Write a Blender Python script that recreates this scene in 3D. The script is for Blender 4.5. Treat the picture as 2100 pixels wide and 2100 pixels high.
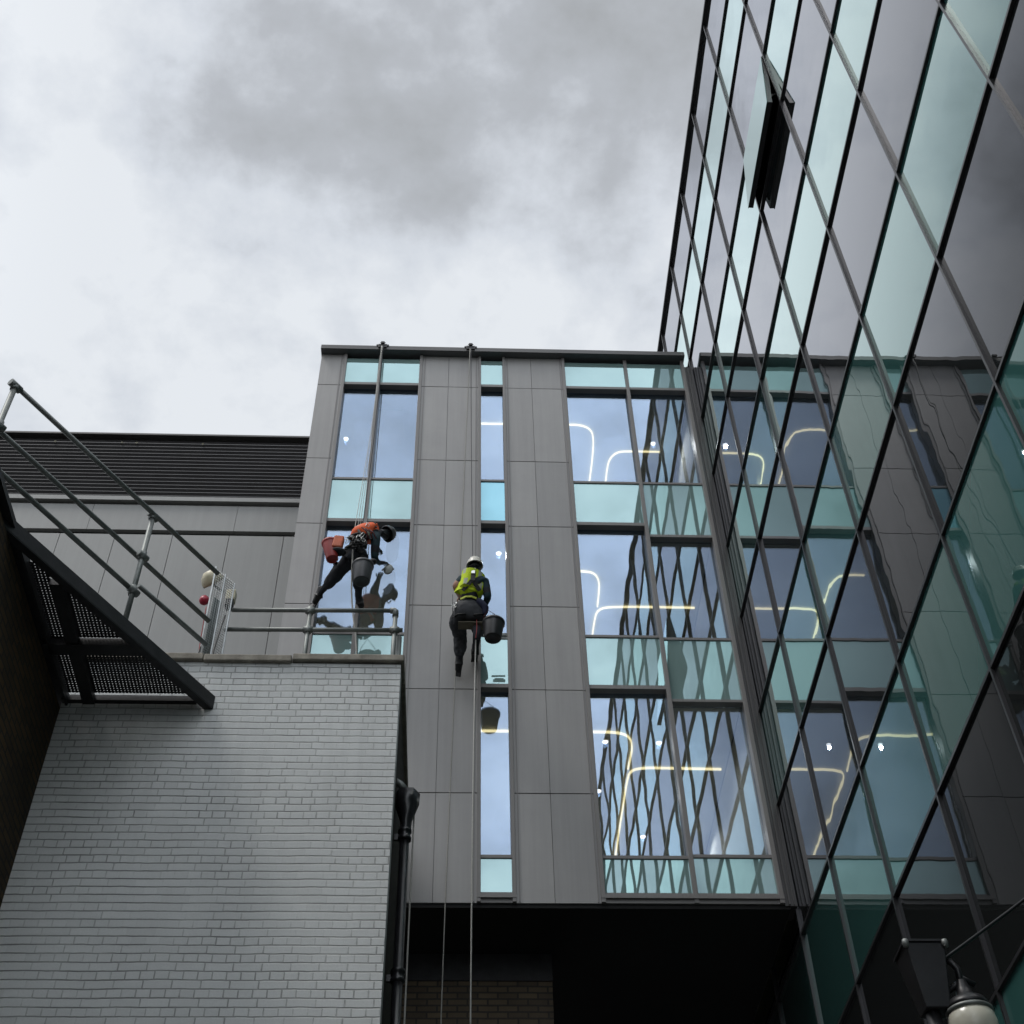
import bpy, bmesh, math, random
from mathutils import Vector, Matrix, Quaternion
random.seed(7)
for o in list(bpy.data.objects): bpy.data.objects.remove(o)
SC = bpy.context.scene
COL = SC.collection
# ---------------------------------------------------------------- camera
cam = bpy.data.objects.new('camera', bpy.data.cameras.new('camera')); COL.objects.link(cam)
R_, U_, F_ = (0.99917358,-0.03700246,-0.01682208), (-0.01593891,-0.73739178,0.67527721), (0.03739138,0.67445102,0.73737216)
CAMZ = 1.6
cam.matrix_world = Matrix(((R_[0],U_[0],-F_[0],0),(R_[1],U_[1],-F_[1],0),(R_[2],U_[2],-F_[2],CAMZ),(0,0,0,1)))
FPX = 2721.645
cam.data.sensor_width = 36; cam.data.lens = 36*FPX/2100; cam.data.clip_end = 2000; cam.data.clip_start = .05
SC.camera = cam
SC.render.resolution_x = SC.render.resolution_y = 1024
def px(P):                                   # where a point lands in the photograph (only used to sort panes by visibility)
    d = Vector(P) - Vector((0,0,CAMZ)); w = d.dot(Vector(F_))
    if w <= .1: return (-9999,-9999)
    return (1050+FPX*d.dot(Vector(R_))/w, 1050-FPX*d.dot(Vector(U_))/w)
# ---------------------------------------------------------------- world
SUN_EL, SUN_AZ = math.radians(63), math.radians(243)     # azimuth clockwise from +Y
W = bpy.data.worlds.new('World'); SC.world = W; W.use_nodes = True
nt = W.node_tree; nt.nodes.clear()
def N(nt, t, **kw):
    n = nt.nodes.new(t)
    for k, v in kw.items(): setattr(n, k, v)
    return n
out = N(nt,'ShaderNodeOutputWorld'); bg = N(nt,'ShaderNodeBackground'); nt.links.new(bg.outputs[0], out.inputs[0])
sky = N(nt,'ShaderNodeTexSky', sky_type='NISHITA', sun_disc=False); sky.sun_elevation = SUN_EL; sky.sun_rotation = SUN_AZ
sky.altitude = 30; sky.air_density = 1.2; sky.dust_density = 3
bg.inputs[1].default_value = 0.1
tc = N(nt,'ShaderNodeTexCoord'); sep = N(nt,'ShaderNodeSeparateXYZ'); nt.links.new(tc.outputs['Generated'], sep.inputs[0])
def M(nt, op, a, b=None, c=None, clamp=False):
    n = N(nt,'ShaderNodeMath', operation=op, use_clamp=clamp)
    for i, v in enumerate((a,b,c)):
        if v is None: continue
        if isinstance(v,(int,float)): n.inputs[i].default_value = v
        else: nt.links.new(v, n.inputs[i])
    return n.outputs[0]
zz = M(nt,'ADD', M(nt,'MAXIMUM', sep.outputs[2], 0.02), 0.25)
cx = M(nt,'DIVIDE', sep.outputs[0], zz); cy = M(nt,'DIVIDE', sep.outputs[1], zz)
cmb = N(nt,'ShaderNodeCombineXYZ'); nt.links.new(cx, cmb.inputs[0]); nt.links.new(cy, cmb.inputs[1]); cmb.inputs[2].default_value = 3.1
def noise(nt, vec, scale, detail=4, rough=.5, dist=0, off=None):
    n = N(nt,'ShaderNodeTexNoise'); n.inputs['Scale'].default_value = scale; n.inputs['Detail'].default_value = detail
    n.inputs['Roughness'].default_value = rough; n.inputs['Distortion'].default_value = dist
    if off is not None:
        mp = N(nt,'ShaderNodeMapping'); mp.inputs['Location'].default_value = off; nt.links.new(vec, mp.inputs[0]); vec = mp.outputs[0]
    if vec is not None: nt.links.new(vec, n.inputs['Vector'])
    return n.outputs['Fac']
n1 = noise(nt, cmb.outputs[0], 3.0, 6, .52, .08, (0.35,0.1,0))
n2 = noise(nt, cmb.outputs[0], 8.5, 6, .55, .12, (4.3,1.7,2))
# thin bright cloud to the west and low down, thick grey cloud north and overhead
def lobe(v, c0, c1):
    d = N(nt,'ShaderNodeVectorMath', operation='DOT_PRODUCT'); nt.links.new(tc.outputs['Generated'], d.inputs[0]); d.inputs[1].default_value = Vector(v).normalized()
    m = N(nt,'ShaderNodeMapRange', interpolation_type='SMOOTHSTEP'); nt.links.new(d.outputs['Value'], m.inputs[0])
    m.inputs[1].default_value = c0; m.inputs[2].default_value = c1
    return m.outputs[0]
dark1 = lobe((-.02,0.37,0.92), .962, 1.0)
dark2 = lobe((-0.08,0.48,0.87), .983, 1.0)
west = lobe((-.50,.42,.76), .84, .985)
low = lobe((-.06,.72,.66), .945, .995); ne = lobe((.16,.58,.80), .972, .999)
v = M(nt,'ADD', M(nt,'MULTIPLY', n1, 1.05), M(nt,'MULTIPLY', n2, .95))
v = M(nt,'ADD', v, M(nt,'MULTIPLY', noise(nt, cmb.outputs[0], 22, 6, .6, .1, (9,3,1)), .30)); v = M(nt,'ADD', v, -.345)
v = M(nt,'SUBTRACT', v, M(nt,'MULTIPLY', dark1, .10))
v = M(nt,'SUBTRACT', v, M(nt,'MULTIPLY', dark2, .05))
v = M(nt,'ADD', v, M(nt,'MULTIPLY', west, .07))
v = M(nt,'ADD', v, M(nt,'MULTIPLY', low, .16)); v = M(nt,'ADD', v, M(nt,'MULTIPLY', ne, .17))
ramp = N(nt,'ShaderNodeValToRGB'); nt.links.new(v, ramp.inputs[0])
el = ramp.color_ramp.elements
el[0].position = .42; el[0].color = (3.95,4.12,4.25,1)
el[1].position = 1.06; el[1].color = (8.3,8.65,9.05,1)
e = el.new(.66); e.color = (5.0,5.25,5.6,1)
e = el.new(.84); e.color = (7.0,7.4,7.95,1)
mix = N(nt,'ShaderNodeMix', data_type='RGBA'); mix.inputs[0].default_value = .93
nt.links.new(sky.outputs[0], mix.inputs[6]); nt.links.new(ramp.outputs[0], mix.inputs[7])
south = lobe((.05,-.72,.70), .45, .97); wfar = lobe((-.86,.15,.50), .70, .98)
azr = M(nt,'DIVIDE', sep.outputs[0], M(nt,'MAXIMUM', M(nt,'MULTIPLY', sep.outputs[1], -1), .02))      # unseen sky brightened south and south-east, shaped for the office glass reflections
azm = N(nt,'ShaderNodeMapRange', interpolation_type='SMOOTHSTEP'); nt.links.new(azr, azm.inputs[0]); azm.inputs[1].default_value = -.34; azm.inputs[2].default_value = -.10
gain = M(nt,'ADD', M(nt,'ADD', 1.0, M(nt,'MULTIPLY', M(nt,'MULTIPLY', south, azm.outputs[0]), 1.55)), M(nt,'MULTIPLY', wfar, .45))
sc = N(nt,'ShaderNodeVectorMath', operation='SCALE'); nt.links.new(mix.outputs[2], sc.inputs[0]); nt.links.new(gain, sc.inputs['Scale'])
nt.links.new(sc.outputs[0], bg.inputs[0])
# ---------------------------------------------------------------- sun behind cloud
sl = bpy.data.lights.new('sun','SUN'); sl.energy = 1.3; sl.angle = math.radians(16); sl.color = (1,.97,.93)
so = bpy.data.objects.new('sun', sl); COL.objects.link(so)
sd = Vector((math.sin(SUN_AZ)*math.cos(SUN_EL), math.cos(SUN_AZ)*math.cos(SUN_EL), math.sin(SUN_EL)))
so.rotation_euler = sd.to_track_quat('Z','Y').to_euler()
SC.view_settings.view_transform = 'Standard'; SC.view_settings.look = 'None'; SC.view_settings.exposure = 0; SC.view_settings.gamma = 1
try:
    SC.cycles.max_bounces = 10; SC.cycles.glossy_bounces = 6; SC.cycles.transmission_bounces = 6; SC.cycles.transparent_max_bounces = 16
except Exception: pass

# ================================================================ helpers
MATS = {}
def mat(name, col, rough=.6, metal=0, var=.12, vscale=3, bump=0, bscale=40, spec=.5, stretch=None, streak=0, dirt=None):
    m = bpy.data.materials.new(name); m.use_nodes = True; nt = m.node_tree; b = nt.nodes['Principled BSDF']
    b.inputs['Roughness'].default_value = rough; b.inputs['Metallic'].default_value = metal
    b.inputs['Specular IOR Level'].default_value = spec
    t = N(nt,'ShaderNodeTexCoord'); vec = t.outputs['Object']
    nf = noise(nt, vec, vscale, 5, .6)
    r = N(nt,'ShaderNodeMapRange'); nt.links.new(nf, r.inputs[0]); r.inputs[1].default_value = .3; r.inputs[2].default_value = .7
    r.inputs[3].default_value = 1-var; r.inputs[4].default_value = 1+var
    val = r.outputs[0]
    if streak:
        mp = N(nt,'ShaderNodeMapping'); mp.inputs['Scale'].default_value = (9,9,.35); nt.links.new(vec, mp.inputs[0])
        sn = noise(nt, mp.outputs[0], 1.0, 6, .65)
        r2 = N(nt,'ShaderNodeMapRange'); nt.links.new(sn, r2.inputs[0]); r2.inputs[1].default_value = .35; r2.inputs[2].default_value = .7
        r2.inputs[3].default_value = 1-streak; r2.inputs[4].default_value = 1+streak
        val = M(nt,'MULTIPLY', val, r2.outputs[0])
    cm = N(nt,'ShaderNodeVectorMath', operation='SCALE'); cm.inputs[0].default_value = col; nt.links.new(val, cm.inputs['Scale'])
    nt.links.new(cm.outputs[0], b.inputs['Base Color'])
    rr = N(nt,'ShaderNodeMapRange'); nt.links.new(nf, rr.inputs[0]); rr.inputs[3].default_value = max(0,rough-.08); rr.inputs[4].default_value = min(1,rough+.08)
    nt.links.new(rr.outputs[0], b.inputs['Roughness'])
    if bump:
        bn = noise(nt, vec, bscale, 4, .6); bp = N(nt,'ShaderNodeBump'); bp.inputs['Strength'].default_value = 1; bp.inputs['Distance'].default_value = bump
        nt.links.new(bn, bp.inputs['Height']); nt.links.new(bp.outputs[0], b.inputs['Normal'])
    MATS[name] = m; return m
def emis(name, col, s):
    m = bpy.data.materials.new(name); m.use_nodes = True; nt = m.node_tree; nt.nodes.clear()
    o = N(nt,'ShaderNodeOutputMaterial'); e = N(nt,'ShaderNodeEmission'); e.inputs[0].default_value = (*col,1); e.inputs[1].default_value = s
    nt.links.new(e.outputs[0], o.inputs[0]); MATS[name] = m; return m
def wavy(nt, amp, scale, off=(0,0,0), coord='Object'):
    t = N(nt,'ShaderNodeTexCoord'); mp = N(nt,'ShaderNodeMapping'); mp.inputs['Location'].default_value = off
    oi = N(nt,'ShaderNodeObjectInfo')
    nt.links.new(t.outputs[coord], mp.inputs[0])
    ad = N(nt,'ShaderNodeVectorMath', operation='ADD'); nt.links.new(mp.outputs[0], ad.inputs[0])
    rs = M(nt,'MULTIPLY', oi.outputs['Random'], 37.0); cb = N(nt,'ShaderNodeCombineXYZ'); nt.links.new(rs, cb.inputs[0]); nt.links.new(rs, cb.inputs[1])
    nt.links.new(cb.outputs[0], ad.inputs[1])
    f = noise(nt, ad.outputs[0], scale, 1.0, .4)
    bp = N(nt,'ShaderNodeBump'); bp.inputs['Strength'].default_value = 1; bp.inputs['Distance'].default_value = amp
    nt.links.new(f, bp.inputs['Height']); return bp.outputs[0]
def mirror_glass(name, gcol, base, k0, k1, power, amp, scale):
    """coated facade glass in front of an opaque room: reflection rises towards grazing view"""
    m = bpy.data.materials.new(name); m.use_nodes = True; nt = m.node_tree; nt.nodes.clear()
    o = N(nt,'ShaderNodeOutputMaterial'); mx = N(nt,'ShaderNodeMixShader'); g = N(nt,'ShaderNodeBsdfGlossy'); d = N(nt,'ShaderNodeBsdfDiffuse')
    g.inputs['Roughness'].default_value = 0.0; g.inputs['Color'].default_value = (*gcol,1); d.inputs['Color'].default_value = (*base,1)
    lw = N(nt,'ShaderNodeLayerWeight'); lw.inputs['Blend'].default_value = .5
    if power:
        f = M(nt,'POWER', lw.outputs['Facing'], power); f = M(nt,'MULTIPLY_ADD', f, k1-k0, k0)
    else:
        mr = N(nt,'ShaderNodeMapRange', interpolation_type='SMOOTHSTEP'); nt.links.new(lw.outputs['Facing'], mr.inputs[0]); mr.inputs[1].default_value = .58; mr.inputs[2].default_value = .83; mr.inputs[3].default_value = k0; mr.inputs[4].default_value = k1; f = mr.outputs[0]
    nt.links.new(f, mx.inputs[0]); nt.links.new(d.outputs[0], mx.inputs[1]); nt.links.new(g.outputs[0], mx.inputs[2]); nt.links.new(mx.outputs[0], o.inputs[0])
    nt.links.new(wavy(nt, amp, scale), g.inputs['Normal']); MATS[name] = m; return m
def clear_glass(name, gcol, tcol, k0, k1, amp, scale):
    m = bpy.data.materials.new(name); m.use_nodes = True; nt = m.node_tree; nt.nodes.clear()
    o = N(nt,'ShaderNodeOutputMaterial'); mx = N(nt,'ShaderNodeMixShader'); g = N(nt,'ShaderNodeBsdfGlossy'); d = N(nt,'ShaderNodeBsdfTransparent')
    g.inputs['Roughness'].default_value = 0.0; g.inputs['Color'].default_value = (*gcol,1); d.inputs['Color'].default_value = (*tcol,1)
    lw = N(nt,'ShaderNodeLayerWeight'); lw.inputs['Blend'].default_value = .5
    f = M(nt,'POWER', lw.outputs['Facing'], 4); f = M(nt,'MULTIPLY_ADD', f, k1-k0, k0)
    nt.links.new(f, mx.inputs[0]); nt.links.new(d.outputs[0], mx.inputs[1]); nt.links.new(g.outputs[0], mx.inputs[2]); nt.links.new(mx.outputs[0], o.inputs[0])
    nt.links.new(wavy(nt, amp, scale), g.inputs['Normal']); MATS[name] = m; return m
def brick(name, c1, c2, mortar, axis='x', msize=.012, bumpd=.004, rough=.6, smooth=.25, var=.2, english=True, patch=None, bw=.225):
    m = bpy.data.materials.new(name); m.use_nodes = True; nt = m.node_tree; b = nt.nodes['Principled BSDF']
    b.inputs['Roughness'].default_value = rough; b.inputs['Specular IOR Level'].default_value = .3
    t = N(nt,'ShaderNodeTexCoord'); s = N(nt,'ShaderNodeSeparateXYZ'); nt.links.new(t.outputs['Object'], s.inputs[0])
    c = N(nt,'ShaderNodeCombineXYZ'); wob = noise(nt, t.outputs['Object'], 1.7, 3, .5); wob2 = M(nt,'MULTIPLY', M(nt,'SUBTRACT', wob, .5), .018)
    nt.links.new(M(nt,'ADD', s.outputs[0 if axis=='x' else 1], 50.03), c.inputs[0]); nt.links.new(M(nt,'ADD', M(nt,'ADD', s.outputs[2], 30), wob2), c.inputs[1])
    br = N(nt,'ShaderNodeTexBrick'); nt.links.new(c.outputs[0], br.inputs['Vector'])
    br.inputs['Scale'].default_value = 1; br.inputs['Brick Width'].default_value = bw; br.inputs['Row Height'].default_value = .075
    br.inputs['Mortar Size'].default_value = msize; br.inputs['Mortar Smooth'].default_value = smooth; br.inputs['Bias'].default_value = 0
    br.offset = .5; br.offset_frequency = 2
    if english: br.squash = .5; br.squash_frequency = 2; br.offset = .25
    br.inputs['Color1'].default_value = (*c1,1); br.inputs['Color2'].default_value = (*c2,1); br.inputs['Mortar'].default_value = (*mortar,1)
    # paint fills part of the perpends: mortar fades in patches
    fill = noise(nt, t.outputs['Object'], 2.4, 4, .6)
    fr = N(nt,'ShaderNodeMapRange'); nt.links.new(fill, fr.inputs[0]); fr.inputs[1].default_value = .36; fr.inputs[2].default_value = .56; fr.inputs[3].default_value = .25 if patch else 1; fr.inputs[4].default_value = 1
    mf = M(nt,'MULTIPLY', br.outputs['Fac'], fr.outputs[0])
    nb = noise(nt, t.outputs['Object'], 1.1, 5, .6); nr = N(nt,'ShaderNodeMapRange'); nt.links.new(nb, nr.inputs[0]); nr.inputs[1].default_value=.3; nr.inputs[2].default_value=.7
    nr.inputs[3].default_value = 1-var; nr.inputs[4].default_value = 1+var*.6
    fine = noise(nt, t.outputs['Object'], 38, 4, .7); fr2 = N(nt,'ShaderNodeMapRange'); nt.links.new(fine, fr2.inputs[0]); fr2.inputs[3].default_value = .82; fr2.inputs[4].default_value = 1.15
    body = N(nt,'ShaderNodeMix', data_type='RGBA'); nt.links.new(noise(nt, t.outputs['Object'], 5.3, 2, .5), body.inputs[0]); body.inputs[6].default_value = (*c1,1); body.inputs[7].default_value = (*c2,1)
    mm = N(nt,'ShaderNodeMix', data_type='RGBA'); nt.links.new(mf, mm.inputs[0]); mm.inputs[7].default_value = (*mortar,1)
    nt.links.new(body.outputs[2] if patch else br.outputs['Color'], mm.inputs[6])
    cm = N(nt,'ShaderNodeVectorMath', operation='SCALE'); nt.links.new(mm.outputs[2], cm.inputs[0]); nt.links.new(M(nt,'MULTIPLY', nr.outputs[0], fr2.outputs[0]), cm.inputs['Scale'])
    nt.links.new(cm.outputs[0], b.inputs['Base Color'])
    h = M(nt,'SUBTRACT', M(nt,'MULTIPLY', fine, .35), mf)
    bp = N(nt,'ShaderNodeBump'); bp.inputs['Distance'].default_value = bumpd; nt.links.new(h, bp.inputs['Height']); nt.links.new(bp.outputs[0], b.inputs['Normal'])
    MATS[name] = m; return m

def painted_brick(name):
    m = bpy.data.materials.new(name); m.use_nodes = True; nt = m.node_tree; b = nt.nodes['Principled BSDF']
    b.inputs['Roughness'].default_value = .42; b.inputs['Specular IOR Level'].default_value = .35
    t = N(nt,'ShaderNodeTexCoord'); s = N(nt,'ShaderNodeSeparateXYZ'); nt.links.new(t.outputs['Object'], s.inputs[0])
    wob = M(nt,'MULTIPLY', M(nt,'SUBTRACT', noise(nt, t.outputs['Object'], 1.9, 3, .5), .5), .022)
    wob2 = M(nt,'MULTIPLY', M(nt,'SUBTRACT', noise(nt, t.outputs['Object'], 11, 2, .5), .5), .008)
    z = M(nt,'DIVIDE', M(nt,'ADD', M(nt,'ADD', s.outputs[2], wob), wob2), .075); row = M(nt,'FLOOR', z); fz = M(nt,'FRACT', z)
    even = M(nt,'GREATER_THAN', M(nt,'FRACT', M(nt,'MULTIPLY', row, .5)), .25)
    def joint(f, wd, soft):          # 1 in the joint, 0 on the brick
        e = M(nt,'MINIMUM', f, M(nt,'SUBTRACT', 1.0, f)); r = N(nt,'ShaderNodeMapRange', interpolation_type='SMOOTHSTEP'); nt.links.new(e, r.inputs[0])
        r.inputs[1].default_value = wd; r.inputs[2].default_value = wd+soft; r.inputs[3].default_value = 1; r.inputs[4].default_value = 0; return r.outputs[0]
    hj = joint(fz, .035, .075)
    rj = N(nt,'ShaderNodeTexWhiteNoise', noise_dimensions='1D'); nt.links.new(row, rj.inputs['W'])
    sh = M(nt,'MULTIPLY', M(nt,'SUBTRACT', rj.outputs['Value'], .5), .035)
    x0 = M(nt,'ADD', M(nt,'ADD', s.outputs[0], 40.0), sh)
    xs = M(nt,'DIVIDE', x0, .225); xh = M(nt,'ADD', M(nt,'DIVIDE', x0, .1125), .5)
    ds = M(nt,'ADD', M(nt,'MULTIPLY', wob2, 1.2), xs); dh = M(nt,'ADD', M(nt,'MULTIPLY', wob2, 2.4), xh)
    js = joint(M(nt,'FRACT', ds), .012, .022); jh = joint(M(nt,'FRACT', dh), .024, .044)
    vj = M(nt,'ADD', M(nt,'MULTIPLY', js, M(nt,'SUBTRACT', 1.0, even)), M(nt,'MULTIPLY', jh, even))
    fill = noise(nt, t.outputs['Object'], 1.5, 5, .65); fr = N(nt,'ShaderNodeMapRange'); nt.links.new(fill, fr.inputs[0]); fr.inputs[1].default_value = .42; fr.inputs[2].default_value = .60; fr.inputs[3].default_value = .06; fr.inputs[4].default_value = 1
    perb = N(nt,'ShaderNodeTexWhiteNoise', noise_dimensions='2D'); cb = N(nt,'ShaderNodeCombineXYZ'); bx_ = M(nt,'FLOOR', M(nt,'ADD', M(nt,'MULTIPLY', ds, M(nt,'SUBTRACT',1.0,even)), M(nt,'MULTIPLY', dh, even)))
    nt.links.new(bx_, cb.inputs[0]); nt.links.new(row, cb.inputs[1]); nt.links.new(cb.outputs[0], perb.inputs['Vector'])
    hf = noise(nt, t.outputs['Object'], 3.1, 4, .6); hr = N(nt,'ShaderNodeMapRange'); nt.links.new(hf, hr.inputs[0]); hr.inputs[1].default_value=.3; hr.inputs[2].default_value=.65; hr.inputs[3].default_value=.45; hr.inputs[4].default_value=.85
    j = M(nt,'MAXIMUM', M(nt,'MULTIPLY', hj, hr.outputs[0]), M(nt,'MULTIPLY', M(nt,'MULTIPLY', vj, fr.outputs[0]), .6))
    big = noise(nt, t.outputs['Object'], .8, 4, .6); br = N(nt,'ShaderNodeMapRange'); nt.links.new(big, br.inputs[0]); br.inputs[1].default_value=.3; br.inputs[2].default_value=.7; br.inputs[3].default_value=.93; br.inputs[4].default_value=1.06
    tone = M(nt,'MULTIPLY', br.outputs[0], M(nt,'MULTIPLY_ADD', perb.outputs['Value'], .07, .96))
    fine = noise(nt, t.outputs['Object'], 55, 4, .7)
    mps = N(nt,'ShaderNodeMapping'); mps.inputs['Scale'].default_value = (7,7,.5); nt.links.new(t.outputs['Object'], mps.inputs[0])
    stn = N(nt,'ShaderNodeMapRange'); nt.links.new(noise(nt, mps.outputs[0], 1.0, 6, .6), stn.inputs[0]); stn.inputs[1].default_value=.48; stn.inputs[2].default_value=.72
    top = N(nt,'ShaderNodeMapRange'); nt.links.new(s.outputs[2], top.inputs[0]); top.inputs[1].default_value=7.5; top.inputs[2].default_value=10.1; top.inputs[3].default_value=.02; top.inputs[4].default_value=.15
    tone = M(nt,'MULTIPLY', tone, M(nt,'SUBTRACT', 1.0, M(nt,'MULTIPLY', stn.outputs[0], top.outputs[0])))
    tone = M(nt,'MULTIPLY', tone, M(nt,'MULTIPLY_ADD', fine, .22, .89))
    spot = N(nt,'ShaderNodeMapRange'); nt.links.new(noise(nt, t.outputs['Object'], 7.5, 2, .5, 0, (3,1,7)), spot.inputs[0]); spot.inputs[1].default_value=.76; spot.inputs[2].default_value=.80; spot.inputs[3].default_value=0; spot.inputs[4].default_value=.6
    j = M(nt,'MAXIMUM', j, spot.outputs[0])
    mm = N(nt,'ShaderNodeMix', data_type='RGBA'); nt.links.new(j, mm.inputs[0]); mm.inputs[6].default_value = (.68,.695,.68,1); mm.inputs[7].default_value = (.19,.19,.185,1)
    cm = N(nt,'ShaderNodeVectorMath', operation='SCALE'); nt.links.new(mm.outputs[2], cm.inputs[0]); nt.links.new(tone, cm.inputs['Scale'])
    nt.links.new(cm.outputs[0], b.inputs['Base Color'])
    h = M(nt,'SUBTRACT', M(nt,'ADD', M(nt,'MULTIPLY', fine, .18), M(nt,'MULTIPLY', perb.outputs['Value'], .25)), j)
    bp = N(nt,'ShaderNodeBump'); bp.inputs['Distance'].default_value = .006; nt.links.new(h, bp.inputs['Height']); nt.links.new(bp.outputs[0], b.inputs['Normal'])
    MATS[name] = m

class MB:
    def __init__(s): s.v=[]; s.f=[]; s.mi=[]; s.cur=0; s.sm=[]
    def quadface(s, pts, smooth=False):
        n=len(s.v); s.v += [tuple(p) for p in pts]; s.f.append(tuple(range(n,n+len(pts)))); s.mi.append(s.cur); s.sm.append(smooth)
    def box(s, x0,x1,y0,y1,z0,z1):
        n=len(s.v); s.v += [(x0,y0,z0),(x1,y0,z0),(x1,y1,z0),(x0,y1,z0),(x0,y0,z1),(x1,y0,z1),(x1,y1,z1),(x0,y1,z1)]
        for f in ((0,3,2,1),(4,5,6,7),(0,1,5,4),(1,2,6,5),(2,3,7,6),(3,0,4,7)): s.f.append(tuple(n+i for i in f)); s.mi.append(s.cur); s.sm.append(False)
        return s
    def obox(s, M4, sx, sy, sz):
        n=len(s.v)
        for z in(-.5,.5):
            for x,y in((-.5,-.5),(.5,-.5),(.5,.5),(-.5,.5)): s.v.append(tuple(M4 @ Vector((x*sx,y*sy,z*sz))))
        for f in ((3,2,1,0),(4,5,6,7),(0,1,5,4),(1,2,6,5),(2,3,7,6),(3,0,4,7)): s.f.append(tuple(n+i for i in f)); s.mi.append(s.cur); s.sm.append(False)
    def bar(s, a, b, w, h, up=(0,0,1)):
        a=Vector(a); b=Vector(b); d=(b-a); L=d.length; d.normalize(); u=Vector(up); sx=d.cross(u)
        if sx.length<1e-4: sx=d.cross(Vector((1,0,0)))
        sx.normalize(); uu=sx.cross(d)
        m=Matrix(((sx.x,d.x,uu.x,0),(sx.y,d.y,uu.y,0),(sx.z,d.z,uu.z,0),(0,0,0,1))); m.translation=(a+b)/2
        s.obox(m, w, L, h)
    def tube(s, pts, r, seg=10, cap=True):
        pts=[Vector(p) for p in pts]; rs = r if isinstance(r,(list,tuple)) else [r]*len(pts)
        n0=len(s.v); prev=None
        for i,p in enumerate(pts):
            if i==0: d=pts[1]-pts[0]
            elif i==len(pts)-1: d=pts[-1]-pts[-2]
            else: d=(pts[i+1]-pts[i]).normalized()+(pts[i]-pts[i-1]).normalized()
            d.normalize()
            if prev is None:
                a=d.cross(Vector((0,0,1)));  a = a if a.length>1e-3 else d.cross(Vector((1,0,0)))
            else: a=prev-d*prev.dot(d)
            a.normalize(); prev=a; b=d.cross(a)
            for k in range(seg):
                t=2*math.pi*k/seg; s.v.append(tuple(p+(a*math.cos(t)+b*math.sin(t))*rs[i]))
        for i in range(len(pts)-1):
            for k in range(seg):
                k2=(k+1)%seg; s.f.append((n0+i*seg+k, n0+i*seg+k2, n0+(i+1)*seg+k2, n0+(i+1)*seg+k)); s.mi.append(s.cur); s.sm.append(True)
        if cap:
            s.f.append(tuple(n0+k for k in reversed(range(seg)))); s.mi.append(s.cur); s.sm.append(False)
            e=n0+(len(pts)-1)*seg; s.f.append(tuple(e+k for k in range(seg))); s.mi.append(s.cur); s.sm.append(False)
    def lathe(s, prof, c=(0,0,0), axis=(0,0,1), seg=28, sx=1, sy=1):
        ax=Vector(axis).normalized(); q=Vector((0,0,1)).rotation_difference(ax); n0=len(s.v); c=Vector(c)
        for r,z in prof:
            for k in range(seg):
                t=2*math.pi*k/seg; s.v.append(tuple(c+q@Vector((r*math.cos(t)*sx,r*math.sin(t)*sy,z))))
        for i in range(len(prof)-1):
            for k in range(seg):
                k2=(k+1)%seg; s.f.append((n0+i*seg+k,n0+i*seg+k2,n0+(i+1)*seg+k2,n0+(i+1)*seg+k)); s.mi.append(s.cur); s.sm.append(True)
    def build(s, name, m=None, parent=None, bevel=0, origin=None):
        me=bpy.data.meshes.new(name); off=Vector(origin) if origin is not None else None
        vs=s.v if off is None else [tuple(Vector(v)-off) for v in s.v]
        me.from_pydata(vs,[],s.f)
        ms = m if isinstance(m,(list,tuple)) else [m]
        for x in ms: me.materials.append(MATS[x] if isinstance(x,str) else x)
        for p,i,sm in zip(me.polygons,s.mi,s.sm): p.material_index=i; p.use_smooth=sm
        me.update()
        o=bpy.data.objects.new(name,me); COL.objects.link(o)
        if off is not None: o.location=off
        if parent is not None: attach(o,parent)
        if bevel:
            b=o.modifiers.new('bevel','BEVEL'); b.width=bevel; b.segments=2; b.limit_method='ANGLE'; b.angle_limit=math.radians(50)
        return o
def wloc(o):
    l=Vector(o.location); p=o.parent
    while p: l=Vector(p.location)+l; p=p.parent
    return l
def attach(o, p):                       # parents without moving (parents are never rotated when children are added)
    l = wloc(o); o.parent = p; o.location = l - wloc(p)
def thing(name, label, cat, loc=(0,0,0), group=None):
    o=bpy.data.objects.new(name,None); o.empty_display_size=.2; COL.objects.link(o); o.location=loc
    tag(o,label,cat,group); return o
def tag(o, label=None, cat=None, group=None, kind=None):
    if label: o['label']=label
    if cat: o['category']=cat
    if group: o['group']=group
    if kind: o['kind']=kind
    return o

# ================================================================ materials
mat('cladding',(.325,.315,.305),.42,0,.07,.9,.0012,2.2,.5,streak=.07)
mat('cladding_b',(.308,.300,.292),.44,0,.07,.9,.0012,2.2,.5,streak=.07); mat('cladding_c',(.338,.328,.317),.40,0,.07,1.3,.0012,2.2,.5,streak=.06)
mat('trim',(.20,.19,.182),.45,0,.06,2)
mat('coping_metal',(.13,.135,.14),.4,0,.06,2)
mat('frame_dark',(.075,.072,.07),.4,0,.1,2)
mat('frame_tower',(.03,.03,.032),.35,0,.1,2)
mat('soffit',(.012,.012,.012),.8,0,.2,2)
mat('interior',(.58,.58,.52),.8,0,.05,2)
mat('interior_dark',(.10,.10,.085),.8,0,.1,2)
mat('louvre',(.07,.068,.07),.35,0,.08,3)
mat('louvre_void',(.012,.012,.012),.9,0,.1,3)
mat('wing_cladding',(.27,.272,.262),.5,0,.06,.7,.0006,3,streak=.05)
mat('galv',(.42,.44,.44),.42,.75,.18,14)
mat('galv_dull',(.22,.235,.225),.5,.5,.22,9,.0006,60)
mat('black_steel',(.022,.022,.024),.5,.1,.45,6,.002,30)
mat('stone',(.30,.275,.23),.85,0,.3,7,.004,26,streak=.15)
mat('cast_iron',(.012,.012,.014),.32,0,.3,8,.001,40)
mat('asphalt',(.05,.05,.05),.9,0,.2,6,.004,60)
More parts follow.
